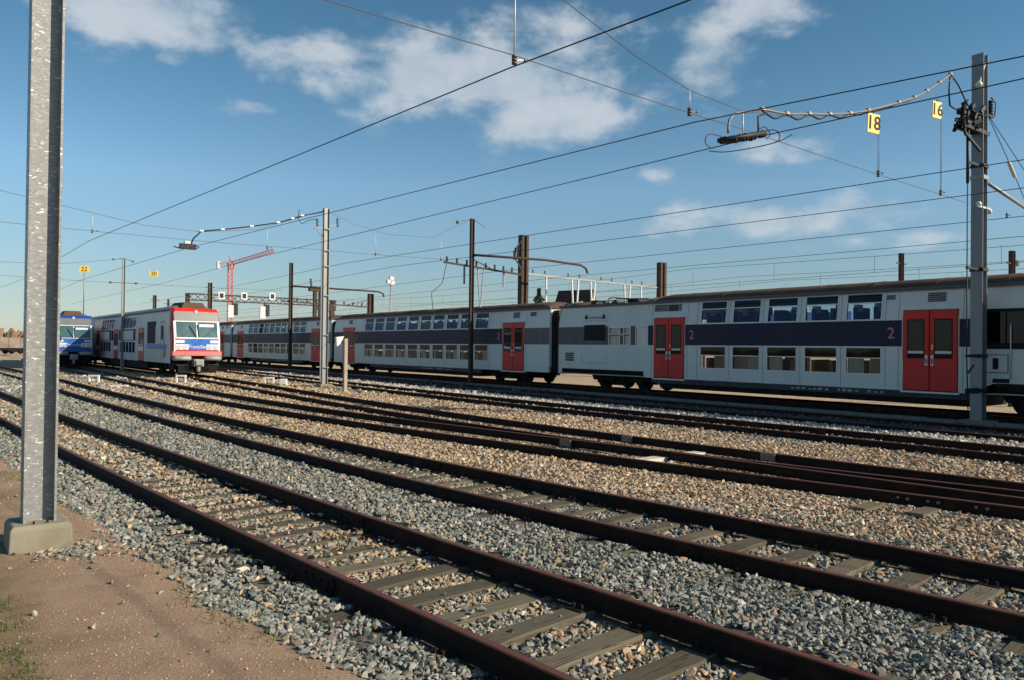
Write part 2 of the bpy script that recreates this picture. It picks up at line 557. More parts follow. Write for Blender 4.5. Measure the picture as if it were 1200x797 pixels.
def text(body, name, mat, parent, size, origin, xdir, ydir, depth=.006, shear=0.0, align='CENTER', bold=0.0):
    cu = bpy.data.curves.new(name, 'FONT')
    cu.body = body
    cu.size = size
    cu.extrude = depth
    cu.offset = bold
    cu.shear = shear
    cu.align_x = align
    cu.align_y = 'CENTER'
    cu.resolution_u = 3
    cu.materials.append(mat)
    tmp = bpy.data.objects.new(name, cu)
    me = bpy.data.meshes.new_from_object(tmp)
    bpy.data.objects.remove(tmp)
    if not me.materials:
        me.materials.append(mat)
    o = bpy.data.objects.new(name, me)
    COL.objects.link(o)
    x, y = Vector(xdir).normalized(), Vector(ydir).normalized()
    z = x.cross(y)
    mt = Matrix(((x.x, y.x, z.x, origin[0]), (x.y, y.y, z.y, origin[1]), (x.z, y.z, z.z, origin[2]), (0, 0, 0, 1)))
    if parent is not None:
        o.parent = parent
    o.matrix_local = mt
    return o


def sstep(a, b, t):
    t = np.clip((np.asarray(t, float) - a) / (b - a), 0, 1)
    return t * t * (3 - 2 * t)


# ------------------------------------------------------------------ the lie of the land
TRACKS = {
    1: [(-8, 5.0), (0, 4.36), (4, 4.03), (9, 3.65), (13, 3.37), (18.6, 3.05), (26, 2.6), (40, 1.8), (60, .7), (120, -2.6)],
    2: [(-8, 8.9), (0, 8.1), (3, 7.75), (5.5, 7.42), (8, 7.14), (12.6, 6.8), (18.8, 6.5), (25, 6.15), (38, 5.6), (50, 5.25), (80, 4.3), (140, 2.3)],
    3: [(-8, 14.6), (0, 13.5), (4, 12.75), (7, 12.1), (10.3, 11.55), (15, 11.0), (20, 10.35), (28, 9.65), (34, 9.32), (42, 9.2), (50, 9.2), (68, 9.62), (110, 10.6)],
    4: [(-8, 14.7), (0, 13.9), (4.5, 13.5), (7.5, 13.25), (11, 13.0), (17, 12.88), (25, 12.92), (35, 13.08), (46, 13.4), (60, 13.45), (110, 13.45)],
    5: [(-8, 18.6), (0, 18.6), (10, 18.7), (16, 18.62), (24, 18.42), (32, 18.15), (39, 17.98), (45, 18.05), (60, 18.6), (90, 19.6)],
    6: [(-8, 22.3), (100, 22.3)],
    7: [(-30, 26.9), (130, 26.9)],
}


def smooth_center(k):
    t = TRACKS[k]
    ys = np.array([a for a, b in t])
    xs = np.array([b for a, b in t])
    yy = np.arange(ys[0], ys[-1] + .01, .5)
    xx = np.interp(yy, ys, xs)
    for _ in range(3):
        pad = 5
        p = np.concatenate([xx[0] - (xx[pad:0:-1] - xx[0]), xx, xx[-1] + (xx[-1] - xx[-2:-pad - 2:-1])])
        xx = np.convolve(p, np.ones(2 * pad + 1) / (2 * pad + 1), 'valid')
    return yy, xx


CEN = {k: smooth_center(k) for k in TRACKS}


def cx(k, y):
    yy, xx = CEN[k]
    return np.interp(y, yy, xx)


def zr(x, y):
    """height of the rail heads"""
    s = sstep(18.5, 24.5, x)
    return .2 * sstep(18, 52, y) * (1 - s) + .19 * s


def edge(y):
    return np.interp(y, [0, 5, 6.7, 9, 12.8, 17.5, 30, 60, 120], [2.9, 2.4, 2.1, 1.9, 1.62, 1.3, .5, -1.5, -5])


def gz(x, y):
    """height of the ground"""
    x, y = np.asarray(x, float), np.asarray(y, float)
    z = zr(x, y) - .185
    for k in (1, 2, 3, 4):
        d = np.abs(x - cx(k, y))
        z = z - .035 * (1 - sstep(.62, .80, d)) - .035 * (1 - sstep(.10, .22, np.abs(d - .7525)))
    e = edge(y)
    path = -.06 + .10 * sstep(1.5, -6, x - e)
    t = sstep(.35, -.35, x - e)
    z = z * (1 - t) + path * t
    return z


# ------------------------------------------------------------------ ground
def ground():
    xs = np.concatenate([[-4000, -1500, -500, -200, -80, -40, -20, -10, -6], np.arange(-4, 24, .25), np.arange(24, 40, 1.0), [44, 55, 80, 150, 300, 800, 2000, 5000]])
    ys = np.concatenate([[-3000, -800, -200, -60, -25, -12, -6], np.arange(-3, 30, .3), np.arange(30, 60, 1.0), np.arange(60, 130, 5.0), [150, 250, 500, 1200, 3000, 6000]])
    X, Y = np.meshgrid(xs, ys)
    Z = gz(X, Y)
    nx, ny = len(xs), len(ys)
    V = np.stack([X, Y, Z], -1).reshape(-1, 3)
    idx = np.arange(nx * ny).reshape(ny, nx)
    Fq = np.stack([idx[:-1, :-1], idx[:-1, 1:], idx[1:, 1:], idx[1:, :-1]], -1).reshape(-1, 4)
    me = bpy.data.meshes.new('ground')
    me.from_pydata(V.tolist(), [], Fq.tolist())
    me.polygons.foreach_set('use_smooth', [True] * len(Fq))
    # zone weights: how earthy / grey / pale the ballast is at each place
    zone = np.zeros((len(V), 4), np.float32)
    e, g, p = zones(V[:, 0], V[:, 1])
    zone[:, 0], zone[:, 1], zone[:, 2] = e, g, p
    zone[:, 3] = sstep(21.4, 22.0, V[:, 0]) * sstep(28.9, 28.3, V[:, 0])  # alpha: band where the train's shadow is painted into the ground
    at = me.color_attributes.new('zone', 'FLOAT_COLOR', 'POINT')
    at.data.foreach_set('color', zone.ravel())
    m, q, b = newmat('ballast_ground')
    tc = q.n('ShaderNodeTexCoord')
    P = tc.outputs['Object']
    zc = q.n('ShaderNodeAttribute', attribute_name='zone')
    zs = q.n('ShaderNodeSeparateColor', ins={0: zc.outputs['Color']})
    wob = q.noise(P, 2.2, 5, .6)
    wv = q.m('MULTIPLY', q.m('SUBTRACT', wob.outputs[0], .5), .9)
    earth = q.smooth(q.m('ADD', zs.outputs[0], wv), .35, .65)
    grey = q.smooth(q.m('ADD', zs.outputs[1], wv), .3, .7)
    pale = q.smooth(q.m('ADD', zs.outputs[2], wv), .35, .65)
    v = q.n('ShaderNodeTexVoronoi', feature='F1', ins={'Vector': P, 'Scale': 17.0})
    vs = q.n('ShaderNodeSeparateColor', ins={0: v.outputs['Color']})
    cb = q.ramp(vs.outputs[0], BROWN)
    cg = q.ramp(vs.outputs[0], GREY)
    cp = q.ramp(vs.outputs[0], PALE)
    c = q.mix(grey, cb, cg)
    c = q.mix(pale, c, cp)
    gap = q.smooth(v.outputs['Distance'], .38, .75)
    c = q.mix(q.m('MULTIPLY', gap, .35), c, (.06, .05, .04, 1))
    n1 = q.noise(P, 1.7, 9, .72)
    n2 = q.noise(P, 34.0, 5, .7)
    n3 = q.noise(P, .45, 3, .5)
    ce = q.ramp(n1.outputs[0], [(.25, (.220, .147, .094)), (.5, (.312, .210, .137)), (.75, (.375, .270, .186))])
    ce = q.mix(q.m('MULTIPLY', q.smooth(n2.outputs[0], .5, .75), .5), ce, (.44, .36, .28, 1))
    moss = q.m('MULTIPLY', q.smooth(n3.outputs[0], .5, .62), .35)
    sp = q.n('ShaderNodeSeparateXYZ', ins={0: P})
    lowx = q.smooth(q.m('ADD', sp.outputs[0], q.m('MULTIPLY', wv, 1.2)), 1.05, .2)
    moss = q.m('MAXIMUM', moss, q.m('MULTIPLY', lowx, .8))
    ce = q.mix(moss, ce, (.125, .095, .042, 1))
    pv = q.n('ShaderNodeTexVoronoi', feature='F1', ins={'Vector': P, 'Scale': 22.0})
    pk = q.m('MULTIPLY', q.smooth(pv.outputs['Distance'], .22, .14), q.smooth(q.noise(P, 3.1, 3, .6).outputs[0], .48, .62))
    ps = q.n('ShaderNodeSeparateColor', ins={0: pv.outputs['Color']})
    ce = q.mix(q.m('MULTIPLY', pk, q.smooth(ps.outputs[1], .3, .5)), ce, (.36, .33, .28, 1))
    col = q.mix(earth, c, ce)
    # sandy fines lying among the far ballast
    fines = q.m('MULTIPLY', q.smooth(q.noise(P, .8, 5, .6).outputs[0], .48, .66), .45)
    fines = q.m('MULTIPLY', fines, q.m('SUBTRACT', 1.0, grey))
    col = q.mix(fines, col, (.40, .28, .18, 1))
    oil = q.m('SUBTRACT', 1.0, q.m('MULTIPLY', zc.outputs['Alpha'], .72))  # ground colour darkened to deepen the shadow of the long train
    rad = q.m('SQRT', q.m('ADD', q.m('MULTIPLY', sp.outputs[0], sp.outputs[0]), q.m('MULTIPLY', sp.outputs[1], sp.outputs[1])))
    farb = q.m('ADD', .58, q.m('MULTIPLY', q.smooth(rad, 9, 24), .55))  # near ground darkened for dirt and shade between the stones
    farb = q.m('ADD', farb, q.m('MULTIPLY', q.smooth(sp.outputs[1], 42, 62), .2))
    farb = q.m('MAXIMUM', farb, q.m('MULTIPLY', q.smooth(sp.outputs[0], 28.3, 28.9), 1.2))  # ground past the train brightened in colour as its sunlit strip
    br = q.m('MULTIPLY', oil, q.m('ADD', q.m('MULTIPLY', farb, q.m('SUBTRACT', 1.0, earth)), earth))  # oil is the train's shadow painted into the ground colour
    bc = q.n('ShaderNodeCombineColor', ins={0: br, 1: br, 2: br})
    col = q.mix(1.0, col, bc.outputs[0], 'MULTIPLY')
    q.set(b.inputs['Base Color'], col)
    b.inputs['Roughness'].default_value = .95
    b.inputs['Specular IOR Level'].default_value = .15
    hh = q.m('SUBTRACT', 1.0, v.outputs['Distance'])
    hh = q.m('MULTIPLY', hh, q.m('SUBTRACT', 1.0, earth))
    hh = q.m('ADD', hh, q.m('MULTIPLY', n2.outputs[0], .6))
    hh = q.m('ADD', hh, q.m('MULTIPLY', pk, .3))
    bp = q.n('ShaderNodeBump', ins={'Strength': 1.0, 'Distance': .018, 'Height': hh})
    q.set(b.inputs['Normal'], bp.outputs[0])
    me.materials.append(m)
    o = bpy.data.objects.new('ground', me)
    COL.objects.link(o)
    o['kind'] = 'structure'
    return o


def fade_noise(x, y, s, seed):
    """cheap smooth noise for zone borders"""
    r = np.random.default_rng(seed)
    out = np.zeros_like(x, float)
    for k in range(7):
        a = r.uniform(0, 2 * PI)
        f = s * r.uniform(.6, 2.4)
        out += np.sin((x * math.cos(a) + y * math.sin(a)) * f + r.uniform(0, 6.28)) / 7
    return out


def zones(x, y):
    e = sstep(.22, -.22, x - edge(y) + .28 * fade_noise(x, y, 3.2, 15))
    c1, c2, c3, c4, c5 = (cx(k, y) for k in (1, 2, 3, 4, 5))
    nz = fade_noise(x, y, 1.6, 3)
    g = np.ones_like(x)
    g = np.where(np.abs(x - c1) < .78, .50 + .35 * nz, g)
    g = np.where((x > c2 - .75) & (x < c2 + .75), .62 + .4 * nz, g)
    near = sstep(11, 5, y)
    far = sstep(24, 34, y)
    g = np.where(x >= c2 + .75, .14 + .45 * near * sstep(3.2, 1.0, x - c2) + .38 * far * sstep(5, 1.5, x - c2) + .25 * nz, g)
    g = np.where((x > c3 - .7) & (x < c3 + .7) & (y > 12), .48 + .5 * nz, g)
    g = np.where(x > c4 + .8, .04 + .2 * nz, g)
    g = np.where((x > c5 - 1.9) & (x < c5 - .7), .35 + .5 * nz, g)
    p = sstep(.35, .8, x - c5 - .3) * sstep(24.5, 23.5, x)
    p = np.where((np.abs(x - c5) < .75), .42 + .4 * nz, p)
    p = np.where(x > 23.5, .35, p)
    return e, np.clip(g, 0, 1), np.clip(p, 0, 1)


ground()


# ------------------------------------------------------------------ railway tracks
HEAD, FOOT, HT = .036, .07, .172
PROFILE = [(-FOOT, -HT), (FOOT, -HT), (FOOT, -HT + .012), (.011, -HT + .032), (.011, -.045), (HEAD, -.036), (HEAD, -.006), (.028, 0), (-.028, 0), (-HEAD, -.006), (-HEAD, -.036), (-.011, -.045), (-.011, -HT + .032), (-FOOT, -HT + .012)]


def rail(track, side, y0, y1, parent, drop=0.0, off=.7525):
    ys = np.concatenate([np.arange(y0, min(y1, 30), 1.0), np.arange(max(y0, 30), y1 + .1, 2.5)])
    body, head = [], []
    for y in ys:
        d = (cx(track, y + .2) - cx(track, y - .2)) / .4
        nrm = Vector((1, -d, 0)).normalized()
        c = Vector((float(cx(track, y)), float(y), 0)) + nrm * (side * off)
        z = float(zr(c.x, c.y)) - drop
        body.append([(c.x + nrm.x * a, c.y + nrm.y * a, z + h) for a, h in PROFILE])
        head.append([(c.x + nrm.x * a, c.y + nrm.y * a, z + h) for a, h in ((-.0375, -.010), (.0375, -.010), (.0375, -.004), (.029, .0025), (-.029, .0025), (-.0375, -.004))])
    r = MB().loft(body, smooth=False).build('rail', M['rail'], parent)
    MB().loft(head).build('railhead', M['rail_head'], r)
    return r


sleeper_meshes = []
for k in range(5):
    r = random.Random(k)
    mb = MB()
    n = 7
    secs = []
    for j in range(n):
        x = -1.3 + 2.6 * j / (n - 1)
        wv = .125 + r.uniform(-.008, .008)
        zt = r.uniform(-.010, .004)
        ch = .012 + r.uniform(0, .01)
        secs.append([(x, -wv, -.15), (x, wv, -.15), (x, wv, zt - ch), (x, wv - ch, zt), (x, -wv + ch, zt), (x, -wv, zt - ch)])
    mb.loft(secs)
    sleeper_meshes.append(mb.mesh('sleeper', M['timber']))
chair = MB()
chair.box(-.17, .17, -.085, .085, 0, .016)
for sx in (-.115, .115):
    for sy in (-.045, .045):
        chair.tube([(sx, sy, .012), (sx, sy, .034)], .017, 6)
        chair.box(sx - .013, sx + .013, sy - .013, sy + .013, .034, .052)
chair_mesh = chair.mesh('rail_chair', M['rail'])


def sleepers(track, parent, y0, y1, step, depth=-.165, chairs_to=14, skew=None):
    y = y0
    k = 0
    r = random.Random(track * 11)
    while y < y1:
        d = float((cx(track, y + .3) - cx(track, y - .3)) / .6)
        x = float(cx(track, y))
        o = bpy.data.objects.new('sleeper', sleeper_meshes[r.randrange(5)])
        COL.objects.link(o)
        o.parent = parent
        o.location = (x + r.uniform(-.05, .05), y, float(zr(x, y)) + depth - (.042 * float(sstep(7 if track == 1 else 11, 13 if track == 1 else 20, y)) if track < 3 else 0) + r.uniform(-.012, .006))
        o.rotation_euler = (r.uniform(-.02, .02), r.uniform(-.006, .006), -math.atan(d) + r.uniform(-.025, .025) + (PI if r.random() < .5 else 0))
        if y < chairs_to:
            for s in (-.7525, .7525):
                c = bpy.data.objects.new('rail_chair', chair_mesh)
                COL.objects.link(c)
                c.parent = o
                c.location = (s, 0, -.004)
        y += step * r.uniform(.95, 1.05)
        k += 1


t1 = empty('railway_track', 'nearest railway track with weathered wooden sleepers and rusty red rails', 'railway track', (0, 0, 0))
t2 = empty('railway_track', 'second railway track from the path, its sleepers half sunk in grey ballast', 'railway track', (0, 0, 0))
t3 = empty('railway_track', 'rusty track leading to the blue train, merging with its neighbour at right', 'railway track', (0, 0, 0))
t4 = empty('railway_track', 'rusty track that runs under the red fronted train', 'railway track', (0, 0, 0))
t5 = empty('railway_track', 'track beyond the brown gravel strip, passing the galvanised grey mast', 'railway track', (0, 0, 0))
t6 = empty('railway_track', 'track at the edge of the long train shadow behind the white ballast', 'railway track', (0, 0, 0))
t7 = empty('railway_track', 'track hidden in shadow beneath the long double deck train', 'railway track', (0, 0, 0))
for k, t, yend, drop in ((1, t1, 110, 0), (2, t2, 120, 0), (3, t3, 105, 0), (4, t4, 105, .006), (5, t5, 88, 0), (6, t6, 98, .06), (7, t7, 120, 0)):
    for s in (-1, 1):
        rail(k, s, -6 if k != 7 else -20, yend, t, drop)
sleepers(1, t1, -1.1, 50, .598)
sleepers(2, t2, -1.75, 50, .60)
sleepers(3, t3, .2, 8, .62, -.20, 0)
sleepers(5, t5, 2, 30, .62, -.205, 0)
sleepers(6, t6, 2, 40, .62, -.23, 0)

# one long bleached timber under both tracks of the junction, and joint bars
lt = MB()
lt.loft([[(x_, -.15 + .01 * math.sin(x_ * 9), -.15), (x_, .15, -.15), (x_, .15, .0), (x_, -.15 + .01 * math.sin(x_ * 9), .0)] for x_ in np.linspace(-1.45, 1.3, 8)])
o = lt.build('bleached_sleeper', M['pale_plank'], t3, (12.35, 10.85, -.125), .008)
o.rotation_euler = (0, .012, .10)
o['label'] = 'bleached pale sleeper crossing under the joined rails'
for t, trk, side, y in ((t3, 3, 1, 13.4), (t4, 4, 1, 13.2), (t4, 4, 1, 9.4)):
    x = float(cx(trk, y)) + side * .7525
    d = float((cx(trk, y + .2) - cx(trk, y - .2)) / .4)
    mb = MB()
    mb.bar((x - .052, y - .16 , -.085 + zr(x, y)), (x - .052 + d * .32, y + .16, -.085 + zr(x, y)), .03, .15)
    for q in (-.1, .1):
        mb.disc((x - .075 + d * q, y + q, -.08 + float(zr(x, y))), (1, 0, 0), .02, .03, 8)
    mb.build('joint_bar', M['fish'], t)
for t, trk, side, y in ((t1, 1, -1, 6.9), (t1, 1, 1, 9.0), (t2, 2, -1, 5.3), (t2, 2, 1, 12.3), (t1, 1, -1, 24.9)):
    d = float((cx(trk, y + .2) - cx(trk, y - .2)) / .4)
    c = Vector((float(cx(trk, y)) + side * .7525, y, float(zr(cx(trk, y), y))))
    mb = MB()
    for q in (-.022, .022):
        mb.bar((c.x + q - d * .3, y - .3, c.z - .09), (c.x + q + d * .3, y + .3, c.z - .09), .024, .095)
    for k in (-.22, -.08, .08, .22):
        mb.disc((c.x - .042 + d * k, y + k, c.z - .09), (1, 0, 0), .02, .028, 6)
    mb.build('joint_bar', M['rail'], t)
# joint bolts on the converging rails at the right
for y in (3.2, 3.6, 4.6, 5.2, 5.6):
    x = float(cx(3, y)) - .7525
    b_ = MB()
    for q in (-.07, .07):
        b_.disc((x - .025, y + q, -.075), (1, 0, 0), .022, .06, 8)
    b_.build('joint_bolt', M['fish'], t3)

# concrete trough along the foot of the long train: lids laid end to end
tr = empty('cable_trough', 'shaded concrete cable trough running along the foot of the long train', 'cable trough', (24.15, 0, 0))
lid = MB().box(-.20, .20, .01, .99, .02, .12).mesh('trough_lid', M['trough'])
y = 4.0
while y < 72:
    o = bpy.data.objects.new('trough_lid', lid)
    COL.objects.link(o)
    o.parent = tr
    o.location = (random.uniform(-.015, .015), y, random.uniform(-.01, .008))
    o.rotation_euler = (random.uniform(-.006, .006), 0, random.uniform(-.01, .01))
    y += 1.0


# ------------------------------------------------------------------ ballast stones
def rock(seed, n=13, flat=1.0):
    r = np.random.default_rng(seed)
    p = r.normal(size=(n, 3))
    p /= np.linalg.norm(p, axis=1)[:, None]
    p *= r.uniform(.75, 1.1, (n, 1))
    p *= np.array([1.15, .85, .65 * flat])
    bm = bmesh.new()
    for q in p:
        bm.verts.new(q)
    res = bmesh.ops.convex_hull(bm, input=bm.verts)
    for v in [v for v in bm.verts if not v.link_faces]:
        bm.verts.remove(v)
    me = bpy.data.meshes.new('stone')
    bm.to_mesh(me)
    bm.free()
    return me


def stone_collection(name, mat, n):
    c = bpy.data.collections.new(name)
    for k in range(n):
        me = rock(k + hash(name) % 1, 9 + k % 5)
        me = rock(k * 3 + len(name), 9 + k % 5)
        me.materials.append(mat)
        o = bpy.data.objects.new('stone', me)
        c.objects.link(o)
    return c


def scatter(name, label, P, scale, coll, nvar):
    n = len(P)
    me = bpy.data.meshes.new(name)
    me.vertices.add(n)
    me.vertices.foreach_set('co', P.astype(np.float32).ravel())
    a = me.attributes.new('rot', 'FLOAT_VECTOR', 'POINT')
    rot = np.stack([rng.uniform(-.7, .7, n), rng.uniform(-.7, .7, n), rng.uniform(0, 6.28, n)], -1)
    a.data.foreach_set('vector', rot.astype(np.float32).ravel())
    a = me.attributes.new('size', 'FLOAT', 'POINT')
    a.data.foreach_set('value', scale.astype(np.float32))
    a = me.attributes.new('which', 'INT', 'POINT')
    a.data.foreach_set('value', rng.integers(0, nvar, n).astype(np.int32))
    ng = bpy.data.node_groups.new(name, 'GeometryNodeTree')
    ng.interface.new_socket('Geometry', in_out='INPUT', socket_type='NodeSocketGeometry')
    ng.interface.new_socket('Geometry', in_out='OUTPUT', socket_type='NodeSocketGeometry')
    q = NT(ng)
    gi = q.n('NodeGroupInput')
    go = q.n('NodeGroupOutput')
    ci = q.n('GeometryNodeCollectionInfo', transform_space='ORIGINAL', ins={0: coll, 1: True, 2: True})
    ra = q.n('GeometryNodeInputNamedAttribute', data_type='FLOAT_VECTOR', ins={0: 'rot'})
    sa = q.n('GeometryNodeInputNamedAttribute', data_type='FLOAT', ins={0: 'size'})
    wa = q.n('GeometryNodeInputNamedAttribute', data_type='INT', ins={0: 'which'})
    ip = q.n('GeometryNodeInstanceOnPoints')
    q.set(ip.inputs['Points'], gi.outputs[0])
    q.set(ip.inputs['Instance'], ci.outputs[0])
    ip.inputs['Pick Instance'].default_value = True
    q.set(ip.inputs['Instance Index'], wa.outputs[0])
    q.set(ip.inputs['Rotation'], ra.outputs[0])
    q.set(ip.inputs['Scale'], sa.outputs[0])
    q.set(go.inputs[0], ip.outputs[0])
    o = bpy.data.objects.new(name, me)
    COL.objects.link(o)
    md = o.modifiers.new('scatter', 'NODES')
    md.node_group = ng
    o['kind'] = 'stuff'
    o['label'] = label
    o['category'] = 'ballast'
    return o


def jitter(x0, x1, y0, y1, sp):
    gx, gy = np.meshgrid(np.arange(x0, x1, sp), np.arange(y0, y1, sp))
    p = np.stack([gx.ravel(), gy.ravel()], -1)
    return p + rng.uniform(-.5, .5, p.shape) * sp


def candidates():
    out = []
    for (dmin, dmax, sp, s0) in ((0, 8, .040, .0275), (8, 14, .052, .032), (14, 22, .082, .040), (22, 36, .115, .050), (36, 64, .20, .085)):
        p = jitter(-2, 24.5, -3, 60, sp)
        d = np.hypot(p[:, 0], p[:, 1])
        a = np.arctan2(p[:, 0], p[:, 1])
        k = (d >= dmin) & (d < dmax) & (a > .655 - .78) & (a < .655 + 1.0) & (d > 3.2)
        p = p[k]
        out.append((p, np.full(len(p), s0)))
    P = np.concatenate([a for a, b in out])
    S = np.concatenate([b for a, b in out]) * np.clip(rng.lognormal(-.04, .30, len(P)), .45, 1.75)
    return P, S


P, S = candidates()
hp = rng.normal(size=(260, 2)) * np.array([.20, .20]) + np.array([1.36, 9.0])
hp = hp[(np.abs(hp[:, 0] - 1.05) > .31) | (np.abs(hp[:, 1] - 9.45) > .33)]
HEAP = len(hp)
P = np.concatenate([P, hp])
S = np.concatenate([S, rng.uniform(.012, .034, HEAP)])
x, y = P[:, 0], P[:, 1]
keep = np.ones(len(P), bool)
for k in range(1, 7):
    for s in (-1, 1):
        keep &= np.abs(x - cx(k, y) - s * .7525) > .085
e, g, p = zones(x, y)
earth = rng.random(len(P)) < e
earth[-HEAP:] = False
g[-HEAP:] = .85
keep &= ~(earth & (rng.random(len(P)) > .0035))
on_sleeper = {}
# thin cover on the sunk sleepers of tracks 1 and 2, thinner still nearby
for trk, y0, st in ((1, -1.1, .598), (2, -1.75, .60)):
    inside = np.abs(x - cx(trk, y)) < .70
    yy = np.array([o.location.y for o in (t1 if trk == 1 else t2).children if o.name.startswith('sleeper')])
    yy.sort()
    xx = np.array([float(cx(trk, v)) for v in yy])
    i = np.clip(np.searchsorted(yy, y), 1, len(yy) - 1)
    j = np.where(np.abs(yy[i] - y) < np.abs(yy[i - 1] - y), i, i - 1)
    slope = (cx(trk, y + .3) - cx(trk, y - .3)) / .6
    dy = np.abs((y - yy[j]) + (x - xx[j]) * slope)
    bury = np.interp(y - (4 if trk == 2 else 0), [0, 6, 11, 20], [.012, .03, .32, .75])
    fn = np.clip(.5 + fade_noise(x, y, 2.5, 11) * 1.6, 0, 1)
    keep &= ~(inside & (dy < .128) & (rng.random(len(P)) > bury * fn * 2))
    on_sleeper[trk] = inside & (dy < .128)
    # sleeper ends outside the rails: some show
    outer = (np.abs(x - cx(trk, y)) > .80) & (np.abs(x - cx(trk, y)) < 1.28)
    show = (np.sin(yy[j] * 7.3 + trk * 2 + np.sign(x - xx[j]) * 1.7) > -.7) & (y < 12)
    keep &= ~(outer & (dy < .135) & show & (rng.random(len(P)) > .10))
ons = (on_sleeper[1] | on_sleeper[2])[keep]
x, y, S, g, p, e = x[keep], y[keep], S[keep], g[keep], p[keep], e[keep]
z = gz(x, y) + S * .25 + rng.uniform(0, .014, len(x))
outside = np.minimum(np.abs(x - cx(1, y)), np.abs(x - cx(2, y)))
z += .02 * ((outside > .85) & (x > edge(y) + .3) & (x < cx(2, y) + 2))
z = np.where(ons, np.maximum(z, zr(x, y) - .165 - .042 * sstep(9, 16, y) + S * .3), z)
P3 = np.stack([x, y, z], -1)
u = rng.random(len(x))
in_shade = x > 21.5 + .25 * fade_noise(x, y, 2.0, 9)  # stones coloured dark where the long train's shadow falls
is_p = (u < p * .9) & ~in_shade
u2 = rng.random(len(x))
is_g = ~is_p & ~in_shade & (u2 < g * .93)
is_b = ~is_p & ~is_g & ~in_shade
NV = 8
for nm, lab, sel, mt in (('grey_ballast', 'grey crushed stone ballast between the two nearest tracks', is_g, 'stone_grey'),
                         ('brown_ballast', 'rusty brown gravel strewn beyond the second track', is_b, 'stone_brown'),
                         ('oily_ballast', 'ballast coloured dark for the shadow along the foot of the long train', in_shade, 'stone_shade'),  # oily_ballast: stones coloured dark for the train's shadow
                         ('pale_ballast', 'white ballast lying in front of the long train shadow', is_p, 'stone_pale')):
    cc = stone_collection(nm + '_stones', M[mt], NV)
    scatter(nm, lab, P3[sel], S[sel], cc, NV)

# a few odd larger stones beside the nearest rail
for k, (sx, sy, ss) in enumerate(((2.62, 7.75, .07), (5.3, 9.2, .05), (9.35, 8.0, .08), (8.3, 3.3, .05))):
    me = rock(40 + k, 14)
    me.materials.append(M['pale_plank'] if k == 0 else M['stone_brown'])
    o = bpy.data.objects.new('loose_stone', me)
    COL.objects.link(o)
    o.scale = (ss, ss, ss)
    o.location = (sx, sy, float(gz(sx, sy)) + ss * .45)
    tag(o, ('pale loose rock lying against the nearest rail', 'pinkish stone lying between the two nearest tracks', 'large stray stone on the brown gravel',
            'stray stone between the rails of the second track')[k], 'stone')

pp = jitter(-1.5, 3, 3.4, 20, .05)
pk_ = (pp[:, 0] < edge(pp[:, 1]) + .1) & (np.arctan2(pp[:, 0], pp[:, 1]) > -.09) & (fade_noise(pp[:, 0], pp[:, 1], 2.0, 21) > rng.uniform(-.5, .6, len(pp)))
pp = pp[pk_]
ps_ = rng.uniform(.003, .009, len(pp)) * np.where(rng.random(len(pp)) < .04, 2.2, 1)
scatter('path_grit', 'pale grit and pebbles scattered over the earth path', np.stack([pp[:, 0], pp[:, 1], gz(pp[:, 0], pp[:, 1]) + ps_ * .2], -1), ps_, stone_collection('path_grit_stones', M['stone_brown'], NV), NV)

# grass at the lower left corner and along the path edge
gm = MB()
for k in range(3200):
    if k < 1900:
        px, py = random.gauss(.40, .16), random.uniform(4.9, 7.6)
        if px > .72 or fade_noise(np.array([px]), np.array([py]), 5.0, 8)[0] < -.12:
            continue
    else:
        py = random.uniform(4.6, 16)
        px = float(edge(py)) + random.gauss(-.18, .13)
        if fade_noise(np.array([px]), np.array([py]), 1.4, 5)[0] < .12:
            continue
    zz = float(gz(px, py))
    h = random.uniform(.02, .06)
    a = random.uniform(0, 6.28)
    dx, dy = math.cos(a) * .006, math.sin(a) * .006
    lx, ly = random.gauss(0, .025), random.gauss(0, .025)
    i = gm.add([(px - dx, py - dy, zz - .01), (px + dx, py + dy, zz - .01), (px + lx, py + ly, zz + h)])
    gm.face(i, i + 1, i + 2)
tag(gm.build('grass', M['grass']), 'short green grass and moss at the edge of the earth path', 'grass', kind='stuff')


# ------------------------------------------------------------------ the long double deck train
def side_x(z):
    return 0.0 if z < 2.95 else .13 * (z - 2.95) / .96


def wall(mb, ys, zs, openings, far=False, W=2.8, cut=None):
    ys = sorted(set([round(v, 4) for v in ys] + [round(v, 4) for o in openings for v in o[:2]]))
    zs = sorted(set([round(v, 4) for v in zs] + [round(v, 4) for o in openings for v in o[2:4]]))
    X = (lambda z: W - side_x(z)) if far else side_x
    for ya, yb in zip(ys, ys[1:]):
        for za, zb in zip(zs, zs[1:]):
            ym, zm = (ya + yb) / 2, (za + zb) / 2
            if any(o[0] < ym < o[1] and o[2] < zm < o[3] for o in openings):
                continue
            if cut and cut(ym, zm):
                continue
            i = mb.add([(X(za), ya, za), (X(za), yb, za), (X(zb), yb, zb), (X(zb), ya, zb)])
            mb.face(i, i + 1, i + 2, i + 3)
    dp = .05 if not far else -.05
    for (ya, yb, za, zb) in openings:
        for (p, q) in (((ya, za), (yb, za)), ((yb, za), (yb, zb)), ((yb, zb), (ya, zb)), ((ya, zb), (ya, za))):
            i = mb.add([(X(p[1]), p[0], p[1]), (X(q[1]), q[0], q[1]), (X(q[1]) + dp, q[0], q[1]), (X(p[1]) + dp, p[0], p[1])])
            mb.face(i, i + 1, i + 2, i + 3)


